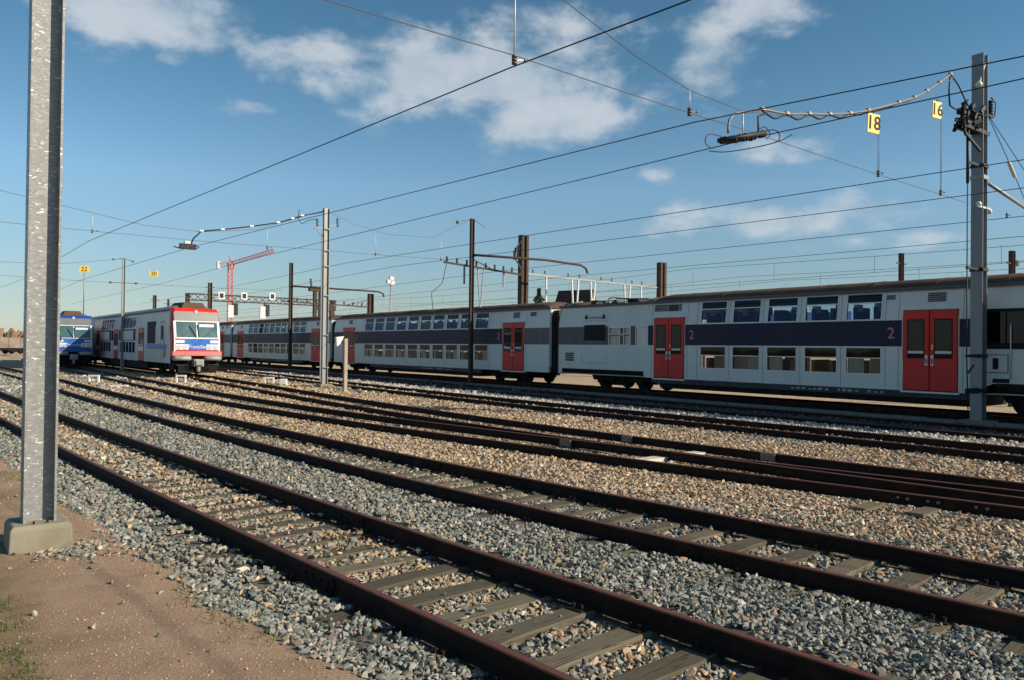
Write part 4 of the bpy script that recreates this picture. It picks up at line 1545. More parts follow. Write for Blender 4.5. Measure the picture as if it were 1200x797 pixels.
def trailer(label, loc):
    t = empty('trailing_car', label, 'railway carriage', loc)
    L = 25.5
    mb = MB()
    ops = [(3.5 + k * 1.5, 4.7 + k * 1.5, c, d) for k in range(12) for c, d in ((1.25, 1.98), (2.98, 3.70))]
    wall(mb, [.2, L], [.75, 2.95, 3.91], ops)
    wall(mb, [.2, L], [.75, 2.95, 3.91], [], far=True)
    for yy in (.2, L):
        i = mb.add([(0, yy, .75), (2.8, yy, .75), (2.8, yy, 2.95), (2.67, yy, 3.91), (.13, yy, 3.91), (0, yy, 2.95)])
        mb.face(*range(i, i + 6))
    mb.build('body', M['carriage_b'], t)
    for a, b, c, d in ops:
        f = MB()
        ring(f, a, b, c, d, .04, -.012, .02)
        fo = f.build('window', M['alu'], t)
        pane(a, b, c, d, .02, 'pane', M['glass_dark' if c < 2 else 'glass_blue'], fo)
    MB().box(.2, 2.6, .4, L - .2, .8, 3.85).build('saloon_core', M['inside'], t)
    for d in (1.9, 23.2):
        MB().box(-.03, .03, d - .75, d + .75, .76, 2.95).build('door', M['livery_red'], t)
    MB().box(-.006, .003, 3.2, 22, 2.1, 2.88).build('dark_band', M['black'], t)
    roof(t, .2, L, 'cab_grey', 2.8, 3.91, 4.30, False, False)
    bogie(t, 4.0)
    bogie(t, L - 4)
    MB().box(.12, 2.68, 6.6, L - 6.6, .26, .74).build('underframe', M['under'], t)
    return t


trailer('pale second car coupled behind the red fronted driving car', (12.05, 74.4, .2))


# ------------------------------------------------------------------ masts
def h_section(mb, x, y, z0, z1, hw, fl, tf=.022, tw=.016, flanges='x', lean=0):
    """H beam: web in the x-z plane when flanges='x' (flange plates at either x end)"""
    if flanges == 'x':
        mb.box(x - hw, x - hw + tf, y - fl, y + fl, z0, z1)
        mb.box(x + hw - tf, x + hw, y - fl, y + fl, z0, z1)
        mb.box(x - hw + tf, x + hw - tf, y - tw / 2, y + tw / 2, z0, z1)
    else:
        mb.box(x - fl, x + fl, y - hw, y - hw + tf, z0, z1)
        mb.box(x - fl, x + fl, y + hw - tf, y + hw, z0, z1)
        mb.box(x - tw / 2, x + tw / 2, y - hw + tf, y + hw - tf, z0, z1)
    return mb


def insulator_stack(mb, p0, p1, r=.055, n=5):
    p0, p1 = Vector(p0), Vector(p1)
    d = (p1 - p0)
    for k in range(n):
        c = p0 + d * ((k + .5) / n)
        mb.disc(c, d, r, d.length / n * .62, 10)
    mb.tube([p0, p1], r * .4, 6)
    return mb


# nearest galvanised mast
mast = empty('catenary_mast', 'bright galvanised H beam mast on a concrete block at the left, nearest of all', 'mast', (1.05, 9.45, 0))
mb = MB()
h_section(mb, 0, 0, .2, 11.0, .148, .14)
mb.build('post', M['galv'], mast)
bk = MB()
bk.loft([[(-.275 - k, -.29 - k, z), (.275 + k, -.29 - k, z), (.275 + k, .29 + k, z), (-.275 - k, .29 + k, z)] for z, k in ((-.3, .02), (.19, .0), (.23, -.03))])
bk.build('concrete_base', M['conc'], mast, bevel=.015)
bt = MB()
for sx in (-.06, .06):
    for sy in (-.2, .2):
        bt.tube([(sx, sy, .2), (sx, sy, .255)], .012, 6)
bt.build('anchor_bolts', M['rail'], mast)

# right mast with switchgear
rm = empty('catenary_mast', 'tall grey steel mast at the right with black switchgear near its top', 'mast', (25.0, 9.85, 0))
mb = MB()
h_section(mb, 0, 0, .05, 10.95, .16, .165, .024, .016, 'x')
mb.build('post', M['grey_pole'], rm)
MB().box(-.4, .4, -.4, .4, -.1, .10).build('concrete_base', M['conc'], rm, bevel=.02)
sw = MB()
sw.bar((-1.35, -.1, 8.62), (.35, -.1, 8.62), .10, .12)
sw.bar((-1.35, .12, 8.62), (.35, .12, 8.62), .08, .12)
sw.bar((-.2, -.1, 8.05), (-1.25, -.1, 8.40), .06, .08)
sw.bar((-1.25, -.1, 8.42), (-1.25, -.1, 8.62), .06, .06)
sw.bar((-1.3, 0, 9.02), (.9, 0, 9.28), .09, .10)
for k in range(5):
    xx = -1.25 + k * .24
    insulator_stack(sw, (xx, -.05, 8.66), (xx, -.05, 8.98), .075, 4)
    sw.box(xx - .07, xx + .07, -.12, .1, 8.96, 9.12)
sw.bar((-1.3, -.05, 9.14), (-.35, -.05, 9.05), .05, .05)
rs_ = random.Random(4)
for k in range(26):
    c = Vector((rs_.uniform(-1.35, -.3), rs_.uniform(-.2, .2), rs_.uniform(8.6, 9.15)))
    sw.bar(c, c + Vector((rs_.gauss(0, .11), rs_.gauss(0, .08), rs_.gauss(.03, .08))), rs_.uniform(.05, .13), rs_.uniform(.05, .12))
sw.tube([(-.95, 0, 9.1), (-.9, 0, 9.42), (-.8, 0, 9.45)], .03, 5)
sw.bar((-1.5, .05, 8.72), (-.3, .05, 9.2), .05, .05)
insulator_stack(sw, (.75, 0, 9.3), (.75, 0, 9.75), .08, 5)
sw.build('switchgear', M['dark'], rm)
rod = MB().tube([(-.92, -.05, 8.6), (-.92, -.05, 7.0)], .045, 6)
rod.tube([(-.92, -.05, 7.0), (-.92, -.05, 2.0), (-.98, -.12, .45)], .020, 6)
rod.build('operating_rod', M['dark'], rm)
for z in (7.62, 4.55, 2.0, .98):
    sb = MB().bar((-.95, -.05, z), (.22, -.05, z), .06, .07 if z > 1 else .16)
    sb.box(-.18, .18, -.19, .19, z - .05, z + .05)
    sb.build('clamp_bracket', M['dark'], rm)
hdl = MB().bar((-.95, -.1, 1.5), (-.8, -.2, 1.75), .04, .04)
hdl.build('handle', M['dark'], rm)
lp = MB().tube([(.1, -.1, 9.3), (.5, -.1, 9.15), (.95, -.05, 9.3), (1.0, -.05, 9.7), (.8, 0, 9.85)], .02, 6)
lp.build('jumper_cable', M['wire'], rm)
tb = MB()
tb.box(-.18, .18, -.19, .19, 7.22, 7.34)
tb.tube([(.18, 0, 7.28), (4.6, 0, 6.65)], .055, 8)
tb.build('bracket_tube', M['galv_far'], rm)
iv = MB()
iv.ball((-.34, -.12, 6.45), .085)
iv.ball((.40, -.12, 6.32), .085)
iv.box(-.42, .42, -.15, -.1, 6.36, 6.42)
iv.ball((-.32, -.1, 9.98), .1)
iv.bar((-.3, -.1, 10.0), (.1, -.1, 10.7), .04, .04)
iv.build('insulator', M['ins_white'], rm)
gy = MB().tube([(.25, 0, 9.5), (2.1, 0, 8.15), (3.6, 0, 6.95)], .011, 5)
gy.tube([(.3, .1, 9.6), (4.2, .1, 7.85)], .011, 5)
gy.build('stay_wire', M['wire'], rm)
gi = MB().tube([(2.1, 0, 8.12), (2.2, 0, 8.05), (2.6, 0, 7.72), (2.7, 0, 7.65)], [.02, .06, .06, .02], 8)
gi.build('stay_insulator', M['ins_white'], rm)

# galvanised mast in the middle distance
cm = empty('catenary_mast', 'galvanised twin channel mast left of the grey post, arms at its head', 'mast', (16.55, 37.2, 0))
mb = MB()
h_section(mb, 0, 0, 0, 9.1, .15, .10)
mb.build('post', M['galv_far'], cm)
MB().box(-.33, .33, -.33, .33, -.15, .14).build('concrete_base', M['conc'], cm, bevel=.02)
cl_ = MB()
for z in (.95, 2.6, 4.6, 6.1, 6.9, 8.0):
    cl_.box(-.156, .156, -.106, .106, z, z + .05)
cl_.build('clamp_bands', M['grey_pole'], cm)
ar = MB()
ar.bar((-.65, 0, 8.05), (.2, 0, 8.05), .07, .07)
ar.bar((-.5, 0, 8.0), (-.15, 0, 7.6), .05, .05)
ar.bar((-.22, 0, 7.9), (-.22, 0, .3), .05, .05)
insulator_stack(ar, (-.48, 0, 8.1), (-.48, 0, 8.5), .07, 4)
ar.bar((.15, 0, 8.2), (.62, 0, 8.3), .05, .05)
insulator_stack(ar, (.62, 0, 8.2), (.62, 0, 8.65), .07, 4)
ar.build('head_arms', M['grey_pole'], cm)
jp = MB().tube([(-1.45, 0, 8.85), (-1.5, 0, 8.4), (-1.3, 0, 8.15), (-1.0, 0, 8.35), (-.5, 0, 8.5)], .018, 6)
jp.build('jumper_cable', M['wire'], cm)

# rusty masts in front of the long train
rp = empty('rusty_mast', 'tall rusty mast before the long train with a long curved bracket tube', 'mast', (24.88, 36.2, 0))
mb = MB()
h_section(mb, 0, 0, .0, 9.35, .11, .09)
mb.build('post', M['rust_pole'], rp)
tb = MB().tube([(.1, -.12, 7.3), (5.4, -.12, 7.42), (8.2, -.12, 7.32), (8.65, -.12, 7.15), (8.8, -.12, 6.85)], .07, 8)
tb.build('bracket_tube', M['rust_pole'], rp)
bm_ = MB()
bm_.bar((-1.9, -.1, 6.75), (5.0, 1.7, 6.62), .10, .10)
for k in range(9):
    t_ = k / 8
    xx, yy, zz = -1.7 + 6.4 * t_, -.05 + 1.6 * t_, 6.8 - .12 * t_
    insulator_stack(bm_, (xx, yy, zz), (xx, yy, zz + .28), .07, 3)
bm_.bar((0, 0, 7.1), (2.0, .9, 6.72), .04, .04)
bm_.build('insulator_boom', M['rust_pole'], rp)
for (xx, yy, h, wdt) in ((-.3, .3, 1.0, 0), (1.15, .75, 2.5, .22), (3.2, 1.25, .9, 0)):
    dr = MB()
    if wdt:
        dr.bar((xx - wdt, yy, 6.65), (xx, yy, 6.65 - h), .06, .06)
        dr.bar((xx + wdt, yy, 6.65), (xx, yy, 6.65 - h), .06, .06)
    else:
        dr.bar((xx, yy, 6.68), (xx, yy, 6.65 - h), .08, .08)
    dr.build('drop_post', M['grey_pole'], rp)
js = MB().tube([(-1.75, -.1, 6.7), (-2.0, -.1, 5.6), (-2.7, -.1, 5.0), (-2.6, -.1, 4.2), (-2.5, -.1, 3.9)], .02, 5)
js.build('jumper_cable', M['wire'], rp)
ii = MB()
ii.ball((-1.0, 0, 9.05), .1)
ii.tube([(-.1, 0, 9.3), (-.9, 0, 9.1)], .015, 5)
ii.tube([(.1, 0, 9.3), (.9, 0, 8.95)], .015, 5)
ii.build('insulator', M['ins'], rp)

rp2 = empty('rusty_mast', 'distant rusty mast before the long train, between the crane and grey mast', 'mast', (24.75, 62.5, 0))
mb = MB()
h_section(mb, 0, 0, .0, 8.95, .13, .12)
mb.build('post', M['rust_pole'], rp2)
tb = MB().tube([(.1, -.15, 7.0), (6.6, -.15, 6.98), (8.1, -.15, 6.95), (8.5, -.15, 6.8), (8.6, -.15, 6.5)], .075, 8)
tb.build('bracket_tube', M['rust_pole'], rp2)
bm_ = MB().bar((-.8, .1, 5.75), (7.3, .1, 5.55), .10, .10)
for k in range(8):
    insulator_stack(bm_, (.6 + k * .85, .1, 5.78 - k * .02), (.6 + k * .85, .1, 6.05 - k * .02), .08, 3)
bm_.bar((5.0, .1, 5.65), (7.3, .1, 6.2), .05, .05)
for k in range(5):
    bm_.bar((5.1 + k * .45, .1, 5.65), (5.4 + k * .45, .1, 5.68 + k * .11), .04, .04)
bm_.build('insulator_boom', M['rust_pole'], rp2)

sp = empty('rusty_mast', 'short dark mast stub rising behind the long train at the end of the insulator boom', 'mast', (32.2, 62.7, 0))
mb = MB()
h_section(mb, 0, 0, 0, 6.75, .22, .2, .03, .02)
mb.build('post', M['rust_pole'], sp)

# heavy portal mast behind the train with its pale boom
pm = empty('portal_mast', 'thick brown twin channel mast behind the long train, switchgear at its head', 'mast', (30.2, 38.25, 0))
mb = MB()
mb.box(-.26, -.08, -.2, .2, 0, 9.15)
mb.box(.1, .28, -.2, .2, 0, 9.15)
mb.box(-.08, .10, -.05, .05, 0, 9.1)
mb.build('post', M['rust_pole'], pm)
sg = MB()
sg.bar((-.9, -.2, 7.7), (.3, -.2, 7.7), .08, .1)
sg.bar((-.85, -.2, 7.7), (-.3, -.2, 7.0), .06, .08)
for k in range(3):
    insulator_stack(sg, (-.85 + k * .25, -.2, 7.75), (-.75 + k * .2, -.2, 8.3 + k * .15), .08, 5)
sg.bar((-.8, -.2, 8.2), (-.2, -.2, 8.9), .05, .05)
sg.bar((-.9, -.2, 7.5), (-.9, -.2, 8.1), .06, .06)
sg.build('switchgear', M['dark'], pm)
bo = MB()
bo.bar((.3, 0, 6.75), (12.6, 0, 6.55), .12, .10)
bo.bar((.3, .25, 6.75), (12.6, .25, 6.55), .08, .08)
for k in range(12):
    xx = .8 + k * 1.0
    if k % 3 != 2:
        insulator_stack(bo, (xx, 0, 6.85 - k * .017), (xx, 0, 7.08 - k * .017), .08, 3)
bo.build('insulator_boom', M['galv_far'], pm)
for (xx, h, wdt) in ((1.9, 1.9, .0), (4.4, 2.6, .3), (6.0, 1.9, .2), (9.3, 2.4, .3), (10.7, 1.6, .0)):
    dr = MB()
    for q in ((-wdt, wdt) if wdt else (0,)):
        dr.bar((xx + q, 0, 6.65), (xx + q * .4, 0, 6.65 - h), .09, .09)
    dr.build('drop_post', M['ins_white'], pm)
pm2 = empty('portal_mast', 'brown mast behind the train roof at the far end of the pale boom', 'mast', (43.0, 38.2, 0))
mb = MB()
mb.box(-.32, -.1, -.2, .2, 0, 8.4)
mb.box(.1, .32, -.2, .2, 0, 8.4)
mb.box(-.1, .10, -.05, .05, 0, 8.3)
mb.build('post', M['rust_pole'], pm2)

for (nm, lab, x_, y_, h_, r_) in (('thin_mast', 'thin dark mast standing above the coach roof right of the row of upper windows', 38, 18.45, 6.9, .11),
                                  ('thin_mast', 'thin dark mast at the right edge with a pulley, behind the train', 34, 12.2, 6.1, .11),
                                  ('thin_mast', 'dark thin mast right of the red train roof, left of the crane', 25.8, 88.5, 8.9, .2),
                                  ('thin_mast', 'stubby grey mast behind the red train roof, left of its fairing', 20.0, 88, 7.2, .16),
                                  ('thin_mast', 'small mast tip just above the red train roof', 21.6, 89, 6.9, .1)):
    t = empty(nm, lab, 'mast', (x_, y_, 0))
    mb = MB()
    h_section(mb, 0, 0, 0, h_, r_, r_ * .8)
    mb.build('post', M['rust_pole'], t)
    if 'pulley' in lab:
        pl = MB().disc((.5, 0, h_ - .45), (0, 1, 0), .12, .05, 12).bar((0, 0, h_ - .2), (.5, 0, h_ - .45), .03, .03)
        pl.build('pulley', M['dark'], t)
    ca = MB().bar((-.5, 0, h_ - .5), (.5, 0, h_ - .5), .04, .05)
    ca.build('cross_arm', M['rust_pole'], t)

lm = empty('catenary_mast', 'slender galvanised mast in front of the red train side', 'mast', (12.0, 62.2, 0))
mb = MB()
h_section(mb, 0, 0, 0, 8.3, .10, .09)
mb.build('post', M['galv_far'], lm)
MB().box(-.3, .3, -.3, .3, -.05, .12).build('concrete_base', M['conc'], lm)
ca = MB().bar((-1.0, 0, 6.48), (1.0, 0, 6.5), .04, .05)
ca.ball((-.85, 0, 6.48), .09)
ca.ball((.85, 0, 6.5), .09)
ca.ball((-.7, 0, 8.15), .08)
ca.ball((.6, 0, 8.1), .08)
ca.tube([(-.7, 0, 8.15), (0, 0, 8.28), (.6, 0, 8.1)], .02, 5)
ca.build('cross_arm', M['ins'], lm)

# tall rust coloured mast by the signal gantry
gm_ = empty('portal_mast', 'far rusty mast with switchgear on top beside the signal gantry', 'mast', (38.4, 88.5, 0))
mb = MB()
mb.box(-.55, -.15, -.2, .2, 0, 9.2)
mb.box(.15, .55, -.2, .2, 0, 9.2)
mb.build('post', M['rust_pole'], gm_)
sg = MB().box(-1.1, .3, -.3, .3, 8.6, 9.1)
insulator_stack(sg, (-.8, 0, 9.1), (-.95, 0, 10.1), .14, 5)
sg.bar((-.4, 0, 6.6), (2.3, 0, 6.6), .3, .5)
sg.bar((1.8, 0, 6.4), (2.2, 0, 4.0), .5, .5)
sg.build('switchgear', M['rust_pole'], gm_)

# floodlight mast
fm = empty('floodlight_mast', 'thin floodlight mast with two pale lamps above the long train', 'floodlight', (60, 110, 0))
MB().tube([(0, 0, 0), (0, 0, 12.3)], [.16, .10], 8).build('post', M['galv_far'], fm)
for dx, dz in ((-.35, 12.4), (.1, 12.9), (.25, 12.2)):
    MB().box(dx - .35, dx + .35, -.25, .25, dz - .3, dz + .3).build('lamp_housing', M['ins_white'], fm)

# small concrete post with a white box
cp = empty('concrete_post', 'short pale concrete post with a small white box, right of the grey mast', 'post', (15.75, 33.1, 0))
MB().box(-.08, .08, -.08, .08, -.1, 2.42).build('post', plain('pale_concrete', (.42, .36, .28), .9, 0, .2, .15, 6), cp, bevel=.01)
b_ = MB().hexa([(-.46, -.1, 2.05), (-.30, -.1, 2.18), (-.30, .1, 2.18), (-.46, .1, 2.05), (-.50, -.1, 2.48), (-.12, -.1, 2.52), (-.12, .1, 2.52), (-.50, .1, 2.48)])
b_.build('white_box', M['white'], cp)


# ------------------------------------------------------------------ yard markers
def marker(label, x_, y_, wd, ht):
    z_ = float(gz(x_, y_))
    t = MB()
    a = .09
    t.box(-wd / 2, -wd / 2 + a, -.06, .06, 0, ht)
    t.box(wd / 2 - a, wd / 2, -.06, .06, 0, ht)
    t.box(-wd / 2 + a, wd / 2 - a, -.06, .06, ht - a, ht)
    o = t.build('fouling_marker', M['white'], None, (x_, y_, z_), .01)
    o.rotation_euler = (0, 0, -.62)
    tag(o, label, 'marker', 'white hoop markers between the tracks')
    return o


marker('white hoop marker below the blue train, left of a fallen white board', 7.45, 45.5, .56, .42)
marker('white hoop marker in front of the red train wheels', 11.2, 43.3, .54, .46)
marker('white hoop marker left of the grey mast foot, beside a small white block', 15.1, 41.0, .54, .40)
o = MB().box(-.17, .17, -.15, .15, 0, .36).build('marker_block', M['white'], None, (15.35, 39.6, float(gz(15.3, 39.6))), .02)
o.rotation_euler = (0, 0, -.6)
tag(o, 'small white block beside the hoop marker near the grey mast', 'marker')
for lab, x_, y_, ln, rz in (('white board lying flat right of the first hoop marker', 7.62, 41.2, 1.25, -.55), ('white board lying flat at the foot of the hoop marker by the red train', 11.2, 42.1, 1.15, -.6),
                            ('white board lying on the ballast left of the bright mast', 3.45, 42.2, 1.0, -.5)):
    o = MB().box(-ln / 2, ln / 2, -.12, .12, 0, .09).build('white_board', M['white'], None, (x_, y_, float(gz(x_, y_)) + .01), .01)
    o.rotation_euler = (.05, 0, rz)
    tag(o, lab, 'board')
for lab, x_, y_ in (('thin grey plank by the outer rail below the joined rails', 11.05, 5.75), ('thin grey plank end nearer the right edge by the joined rails', 11.35, 5.1)):
    o = MB().box(-.3, .3, -.11, .11, 0, .05).build('plank', M['timber'], None, (x_ - .15, y_, float(gz(x_, y_)) + .015))
    o.rotation_euler = (0, 0, .05)
    tag(o, lab, 'plank')


# ------------------------------------------------------------------ overhead wires
def wire(name, label, pts, r=.009, mat='wire', sag=0.0, group='overhead wires', n=9):
    out = []
    for a, b in zip(pts, pts[1:]):
        a, b = Vector(a), Vector(b)
        for k in range(n):
            t = k / n
            p = a.lerp(b, t)
            p.z -= sag * 4 * t * (1 - t)
            out.append(p)
    out.append(Vector(pts[-1]))
    o = MB().tube(out, r, 5).build(name, M[mat])
    return tag(o, label, 'wire', group)


wire('contact_wire', 'thick black contact wire over the second track, passing under the big cloud', [(9.4, -14, 6.4), (7.25, 9.6, 6.42), (5.78, 37, 6.4), (5.9, 62, 6.45), (4.5, 100, 6.5)], .011)
wire('contact_wire', 'contact wire running from the right mast head to the grey mast head', [(16.4, -14, 6.4), (11.72, 9.6, 6.42), (9.9, 37.4, 6.5), (9.2, 62, 6.5), (10.2, 100, 6.5)], .011)
wire('contact_wire', 'contact wire carrying the black section insulator', [(14.9, -14, 6.4), (13.5, 9.6, 6.42), (13.45, 37.4, 6.42), (14.3, 62, 6.5), (14.0, 100, 6.5)], .011)
wire('contact_wire', 'contact wire under the lower, left hand yellow number sign', [(20.7, -14, 6.4), (19.35, 9.6, 6.4), (17.75, 37.4, 6.4), (19.2, 62, 6.5), (20, 95, 6.5)], .011)
wire('contact_wire', 'contact wire under the upper yellow number sign by the right mast', [(24.0, -14, 6.4), (22.75, 9.6, 6.4), (20.7, 37.4, 6.45), (22.6, 62, 6.5), (23, 95, 6.5)], .011)
wire('contact_wire', 'contact wire over the long train, passing the white post insulators of the right mast', [(28.5, -14, 6.4), (27.55, 9.6, 6.4), (26.1, 36, 6.4), (27, 62, 6.4), (27, 110, 6.4)], .011)
wire('contact_wire', 'contact wire just beyond the long train', [(33.4, -14, 6.4), (32.35, 9.6, 6.4), (31.0, 36, 6.4), (32.0, 62, 6.4), (32, 110, 6.4)], .011)
k = 0
for (xw, zc, zm) in ((36.5, 5.9, 6.9), (41, 5.7, 6.7), (46, 5.7, 6.8)):
    k += 1
    ords = ('nearest', 'middle', 'farthest')[k - 1]
    a = [(xw, -25, zm), (xw, 30, zm), (xw, 75, zm), (xw, 140, zm)]
    wire('messenger_wire', 'thin carrier wire with droppers seen over the train roof, ' + ords + ' of three', a, .010, 'wire', .35, 'far catenary wires', 10)
    cw = wire('contact_wire', 'thin lower catenary wire seen over the train roof, ' + ords + ' of three', [(x_, y_, zc) for x_, y_, _ in a], .010, 'wire', 0, 'far catenary wires', 4)
    d_ = MB()
    for yy in np.arange(-14, 138, 5.5):
        d_.tube([(xw, yy, zc), (xw, yy, zm - .2)], .008, 4)
    d_.build('dropper', M['wire'], cw)

# cross spans on the row of the two big masts
wire('span_wire', 'grey lower cross wire running to the right mast', [(1.2, 9.5, 6.6), (7.3, 9.5, 6.6), (13.0, 9.5, 6.50), (24.3, 9.8, 6.42)], .008, 'wire_pale', .02, 'cross span wires')
up = [(3.0, 9.5, 9.6), (8.14, 9.5, 7.78), (10.0, 9.5, 7.22), (11.45, 9.5, 6.93), (13.0, 9.5, 6.86), (15, 9.5, 7.1), (18.1, 9.5, 7.85), (21.3, 9.5, 8.95), (24.35, 9.8, 10.6)]
wire('span_wire', 'grey upper cross wire sagging down from the right mast top', up, .008, 'wire_pale', 0, 'cross span wires', 3)


def drop(label, x_, y_, z0, z1, zi, double=False, mat='ins_white'):
    t = empty('dropper', label, 'wire hanger', (x_, y_, 0), group='hangers on the cross spans')
    m_ = MB()
    for q in ((-.03, .03) if double else (0,)):
        m_.tube([(q, 0, z0), (q, 0, z1)], .012 if not double else .006, 6)
    m_.build('rod', M[mat], t)
    i_ = MB()
    insulator_stack(i_, (0, 0, zi + .03), (0, 0, zi + .19), .043, 3)
    i_.bar((0, 0, zi + .1), (.2, 0, zi + .15), .022, .022)
    i_.ball((.2, 0, zi + .15), .026)
    i_.build('insulator', M['ins'], t)
    return t


drop('white hanger rod at the top of the picture on the second track wire', 7.28, 9.5, 6.6, 7.9, 6.42)
drop('short white hanger rod on the wire left of the section insulator', 11.42, 9.5, 6.6, 6.92, 6.42)
drop('pair of thin rods below the lower, left hand yellow number sign', 18.40, 9.5, 6.45, 7.4, 6.28, True, 'wire_pale')
drop('pair of thin rods below the upper yellow number sign by the right mast', 21.70, 9.5, 6.4, 8.4, 6.25, True, 'wire_pale')
drop('dark insulator right of the right mast', 26.9, 9.8, 6.5, 6.62, 6.26)
# section insulator
si = empty('section_insulator', 'black section insulator hanging from a white rod, left of the cable run', 'insulator', (13.05, 9.5, 6.3))
def curve(pts, n=5):
    """smooth run of points through the given ones"""
    P_ = [Vector(p) for p in pts]
    out = []
    for k in range(len(P_) - 1):
        p0, p1, p2, p3 = P_[max(k - 1, 0)], P_[k], P_[k + 1], P_[min(k + 2, len(P_) - 1)]
        for q in range(n):
            t = q / n
            out.append(.5 * ((2 * p1) + (p2 - p0) * t + (2 * p0 - 5 * p1 + 4 * p2 - p3) * t * t + (3 * p1 - p0 - 3 * p2 + p3) * t ** 3))
    out.append(P_[-1])
    return out


m_ = MB()
d0, d1 = Vector((-.55, .12, -.11)), Vector((.52, -.12, .16))
for off in (-.045, .045):
    m_.tube([d0 + Vector((0, off, .02)), d1 + Vector((0, off, .02))], .05, 7)
for k in range(15):
    c = d0.lerp(d1, (k + .5) / 15)
    m_.disc(c + Vector((0, random.uniform(-.02, .02), random.uniform(-.012, .012))), d1 - d0, random.uniform(.062, .088), .045, 9)
m_.build('insulator_body', M['dark'], si)
m_ = MB().tube([(.0, 0, .05), (.0, 0, .52)], .016, 6)
m_.build('hanger_rod', M['ins_white'], si)
m_ = MB()
m_.tube(curve([(-.55, .1, -.02), (-.85, .12, -.02), (-1.0, .12, -.12), (-.98, .12, -.25), (-.8, .1, -.30)]), .011, 5)
m_.tube(curve([(.45, -.1, .2), (.8, -.15, .3), (1.0, -.15, .27), (1.02, -.15, .14), (.8, -.12, .02)]), .011, 5)
m_.tube(curve([(.3, -.1, .18), (.55, -.12, .32), (.75, -.12, .2), (.6, -.12, .08)]), .009, 5)
m_.tube(curve([(-.9, .12, -.36), (-.4, .1, -.30), (.4, -.05, -.10), (1.0, -.16, .10), (1.4, -.2, .30)]), .011, 5)
m_.build('arcing_horn', M['wire'], si)

# cable run with white clamps
cpts = [(12.58, 9.5, 6.34), (12.62, 9.5, 6.6), (12.85, 9.5, 6.78), (13.23, 9.5, 6.88), (13.69, 9.5, 7.02), (14.56, 9.5, 7.10), (15.4, 9.5, 7.26), (16.22, 9.5, 7.41), (17.08, 9.5, 7.6), (18.0, 9.55, 7.86), (19.58, 9.6, 8.38), (20.4, 9.6, 8.68), (21.2, 9.65, 9.03), (22.03, 9.7, 9.44), (22.7, 9.7, 9.82)]
cr = empty('feeder_cable', 'grey feeder cable with white clamps rising to the right mast head', 'cable', (0, 0, 0))
MB().tube(curve(cpts, 3), .026, 6).build('cable', plain('grey_cable', (.22, .21, .2), .6, .2, .4, .15, 5), cr)
lo_ = []
for k, p in enumerate(cpts[4:12]):
    lo_.append((p[0], p[1], p[2] - .02))
    if k < 7:
        q = cpts[5 + k]
        lo_.append(((p[0] + q[0]) / 2, p[1], (p[2] + q[2]) / 2 - .14 * (1 - k / 9)))
MB().tube(curve(lo_, 4), .02, 6).build('second_cable', M['wire'], cr)
for p in cpts[4:]:
    MB().box(p[0] - .055, p[0] + .055, p[1] - .04, p[1] + .04, p[2] - .015, p[2] + .04).build('clamp', M['buffer'], cr)
MB().tube([(22.7, 9.7, 9.82), (22.62, 9.7, 9.3), (22.8, 9.75, 8.98), (23.25, 9.8, 8.98), (23.8, 9.82, 9.14)], .024, 6).tube(curve([(22.7, 9.7, 9.82), (23.2, 9.7, 9.62), (23.8, 9.7, 9.2), (24.3, 9.7, 9.08), (25.2, 9.7, 9.12)]), .022, 6).build('cable_tail', M['wire'], cr)
MB().tube([(13.85, 9.5, 6.98), (13.55, 9.5, 6.85), (13.5, 9.45, 6.45)], .02, 6).build('cable_drop', M['wire'], cr)


def sign(label, body, x_, y_, z_, wd, ht, tilt=0.0, rz=0.0, rod=None):
    t = empty('number_sign', label, 'sign', (x_, y_, z_), rz, 'yellow track number signs')
    MB().box(-wd / 2, wd / 2, -.012, .012, -ht / 2, ht / 2).build('plate', M['yellow'], t, bevel=.006)
    text(body, 'numeral', M['black'], t, ht * .98, (0, -.014, 0), (1, 0, 0), (0, 0, 1), .003, bold=.005)
    if rod:
        MB().tube([(0, .03, -ht / 2 + .05), (0, .03, -rod)], .035, 6).build('rod', M['galv_far'], t)
    else:
        MB().tube([(0, 0, ht / 2), (0, 0, ht / 2 + .06)], .02, 5).build('hook', M['wire'], t)
    t.rotation_euler = (0, tilt, rz)
    return t


sign('yellow sign reading 18 hanging from the feeder cable', '18', 18.15, 9.5, 7.56, .39, .47, .05, -.25)
sign('yellow sign reading 16 hanging left of the right mast', '16', 21.45, 9.5, 8.53, .34, .45, .05, -.25)
sign('small yellow sign reading 22 on a thin rod left of the slender mast', '22', 9.42, 62, 7.28, .62, .42, 0, -.3, 3.2)
sign('small yellow sign reading 20 hanging right of the slender mast', '20', 14.0, 62, 7.28, .62, .42, 0, -.3)
o = empty('track_sign', 'pale blank sign plate far left beside the bright mast', 'sign', (1.95, 70, 5.9))
MB().box(-.32, .32, -.02, .02, -.14, .14).build('plate', M['white'], o)
MB().tube([(.3, .05, .1), (.3, .05, -5.7)], .05, 6).build('rod', M['galv_far'], o)

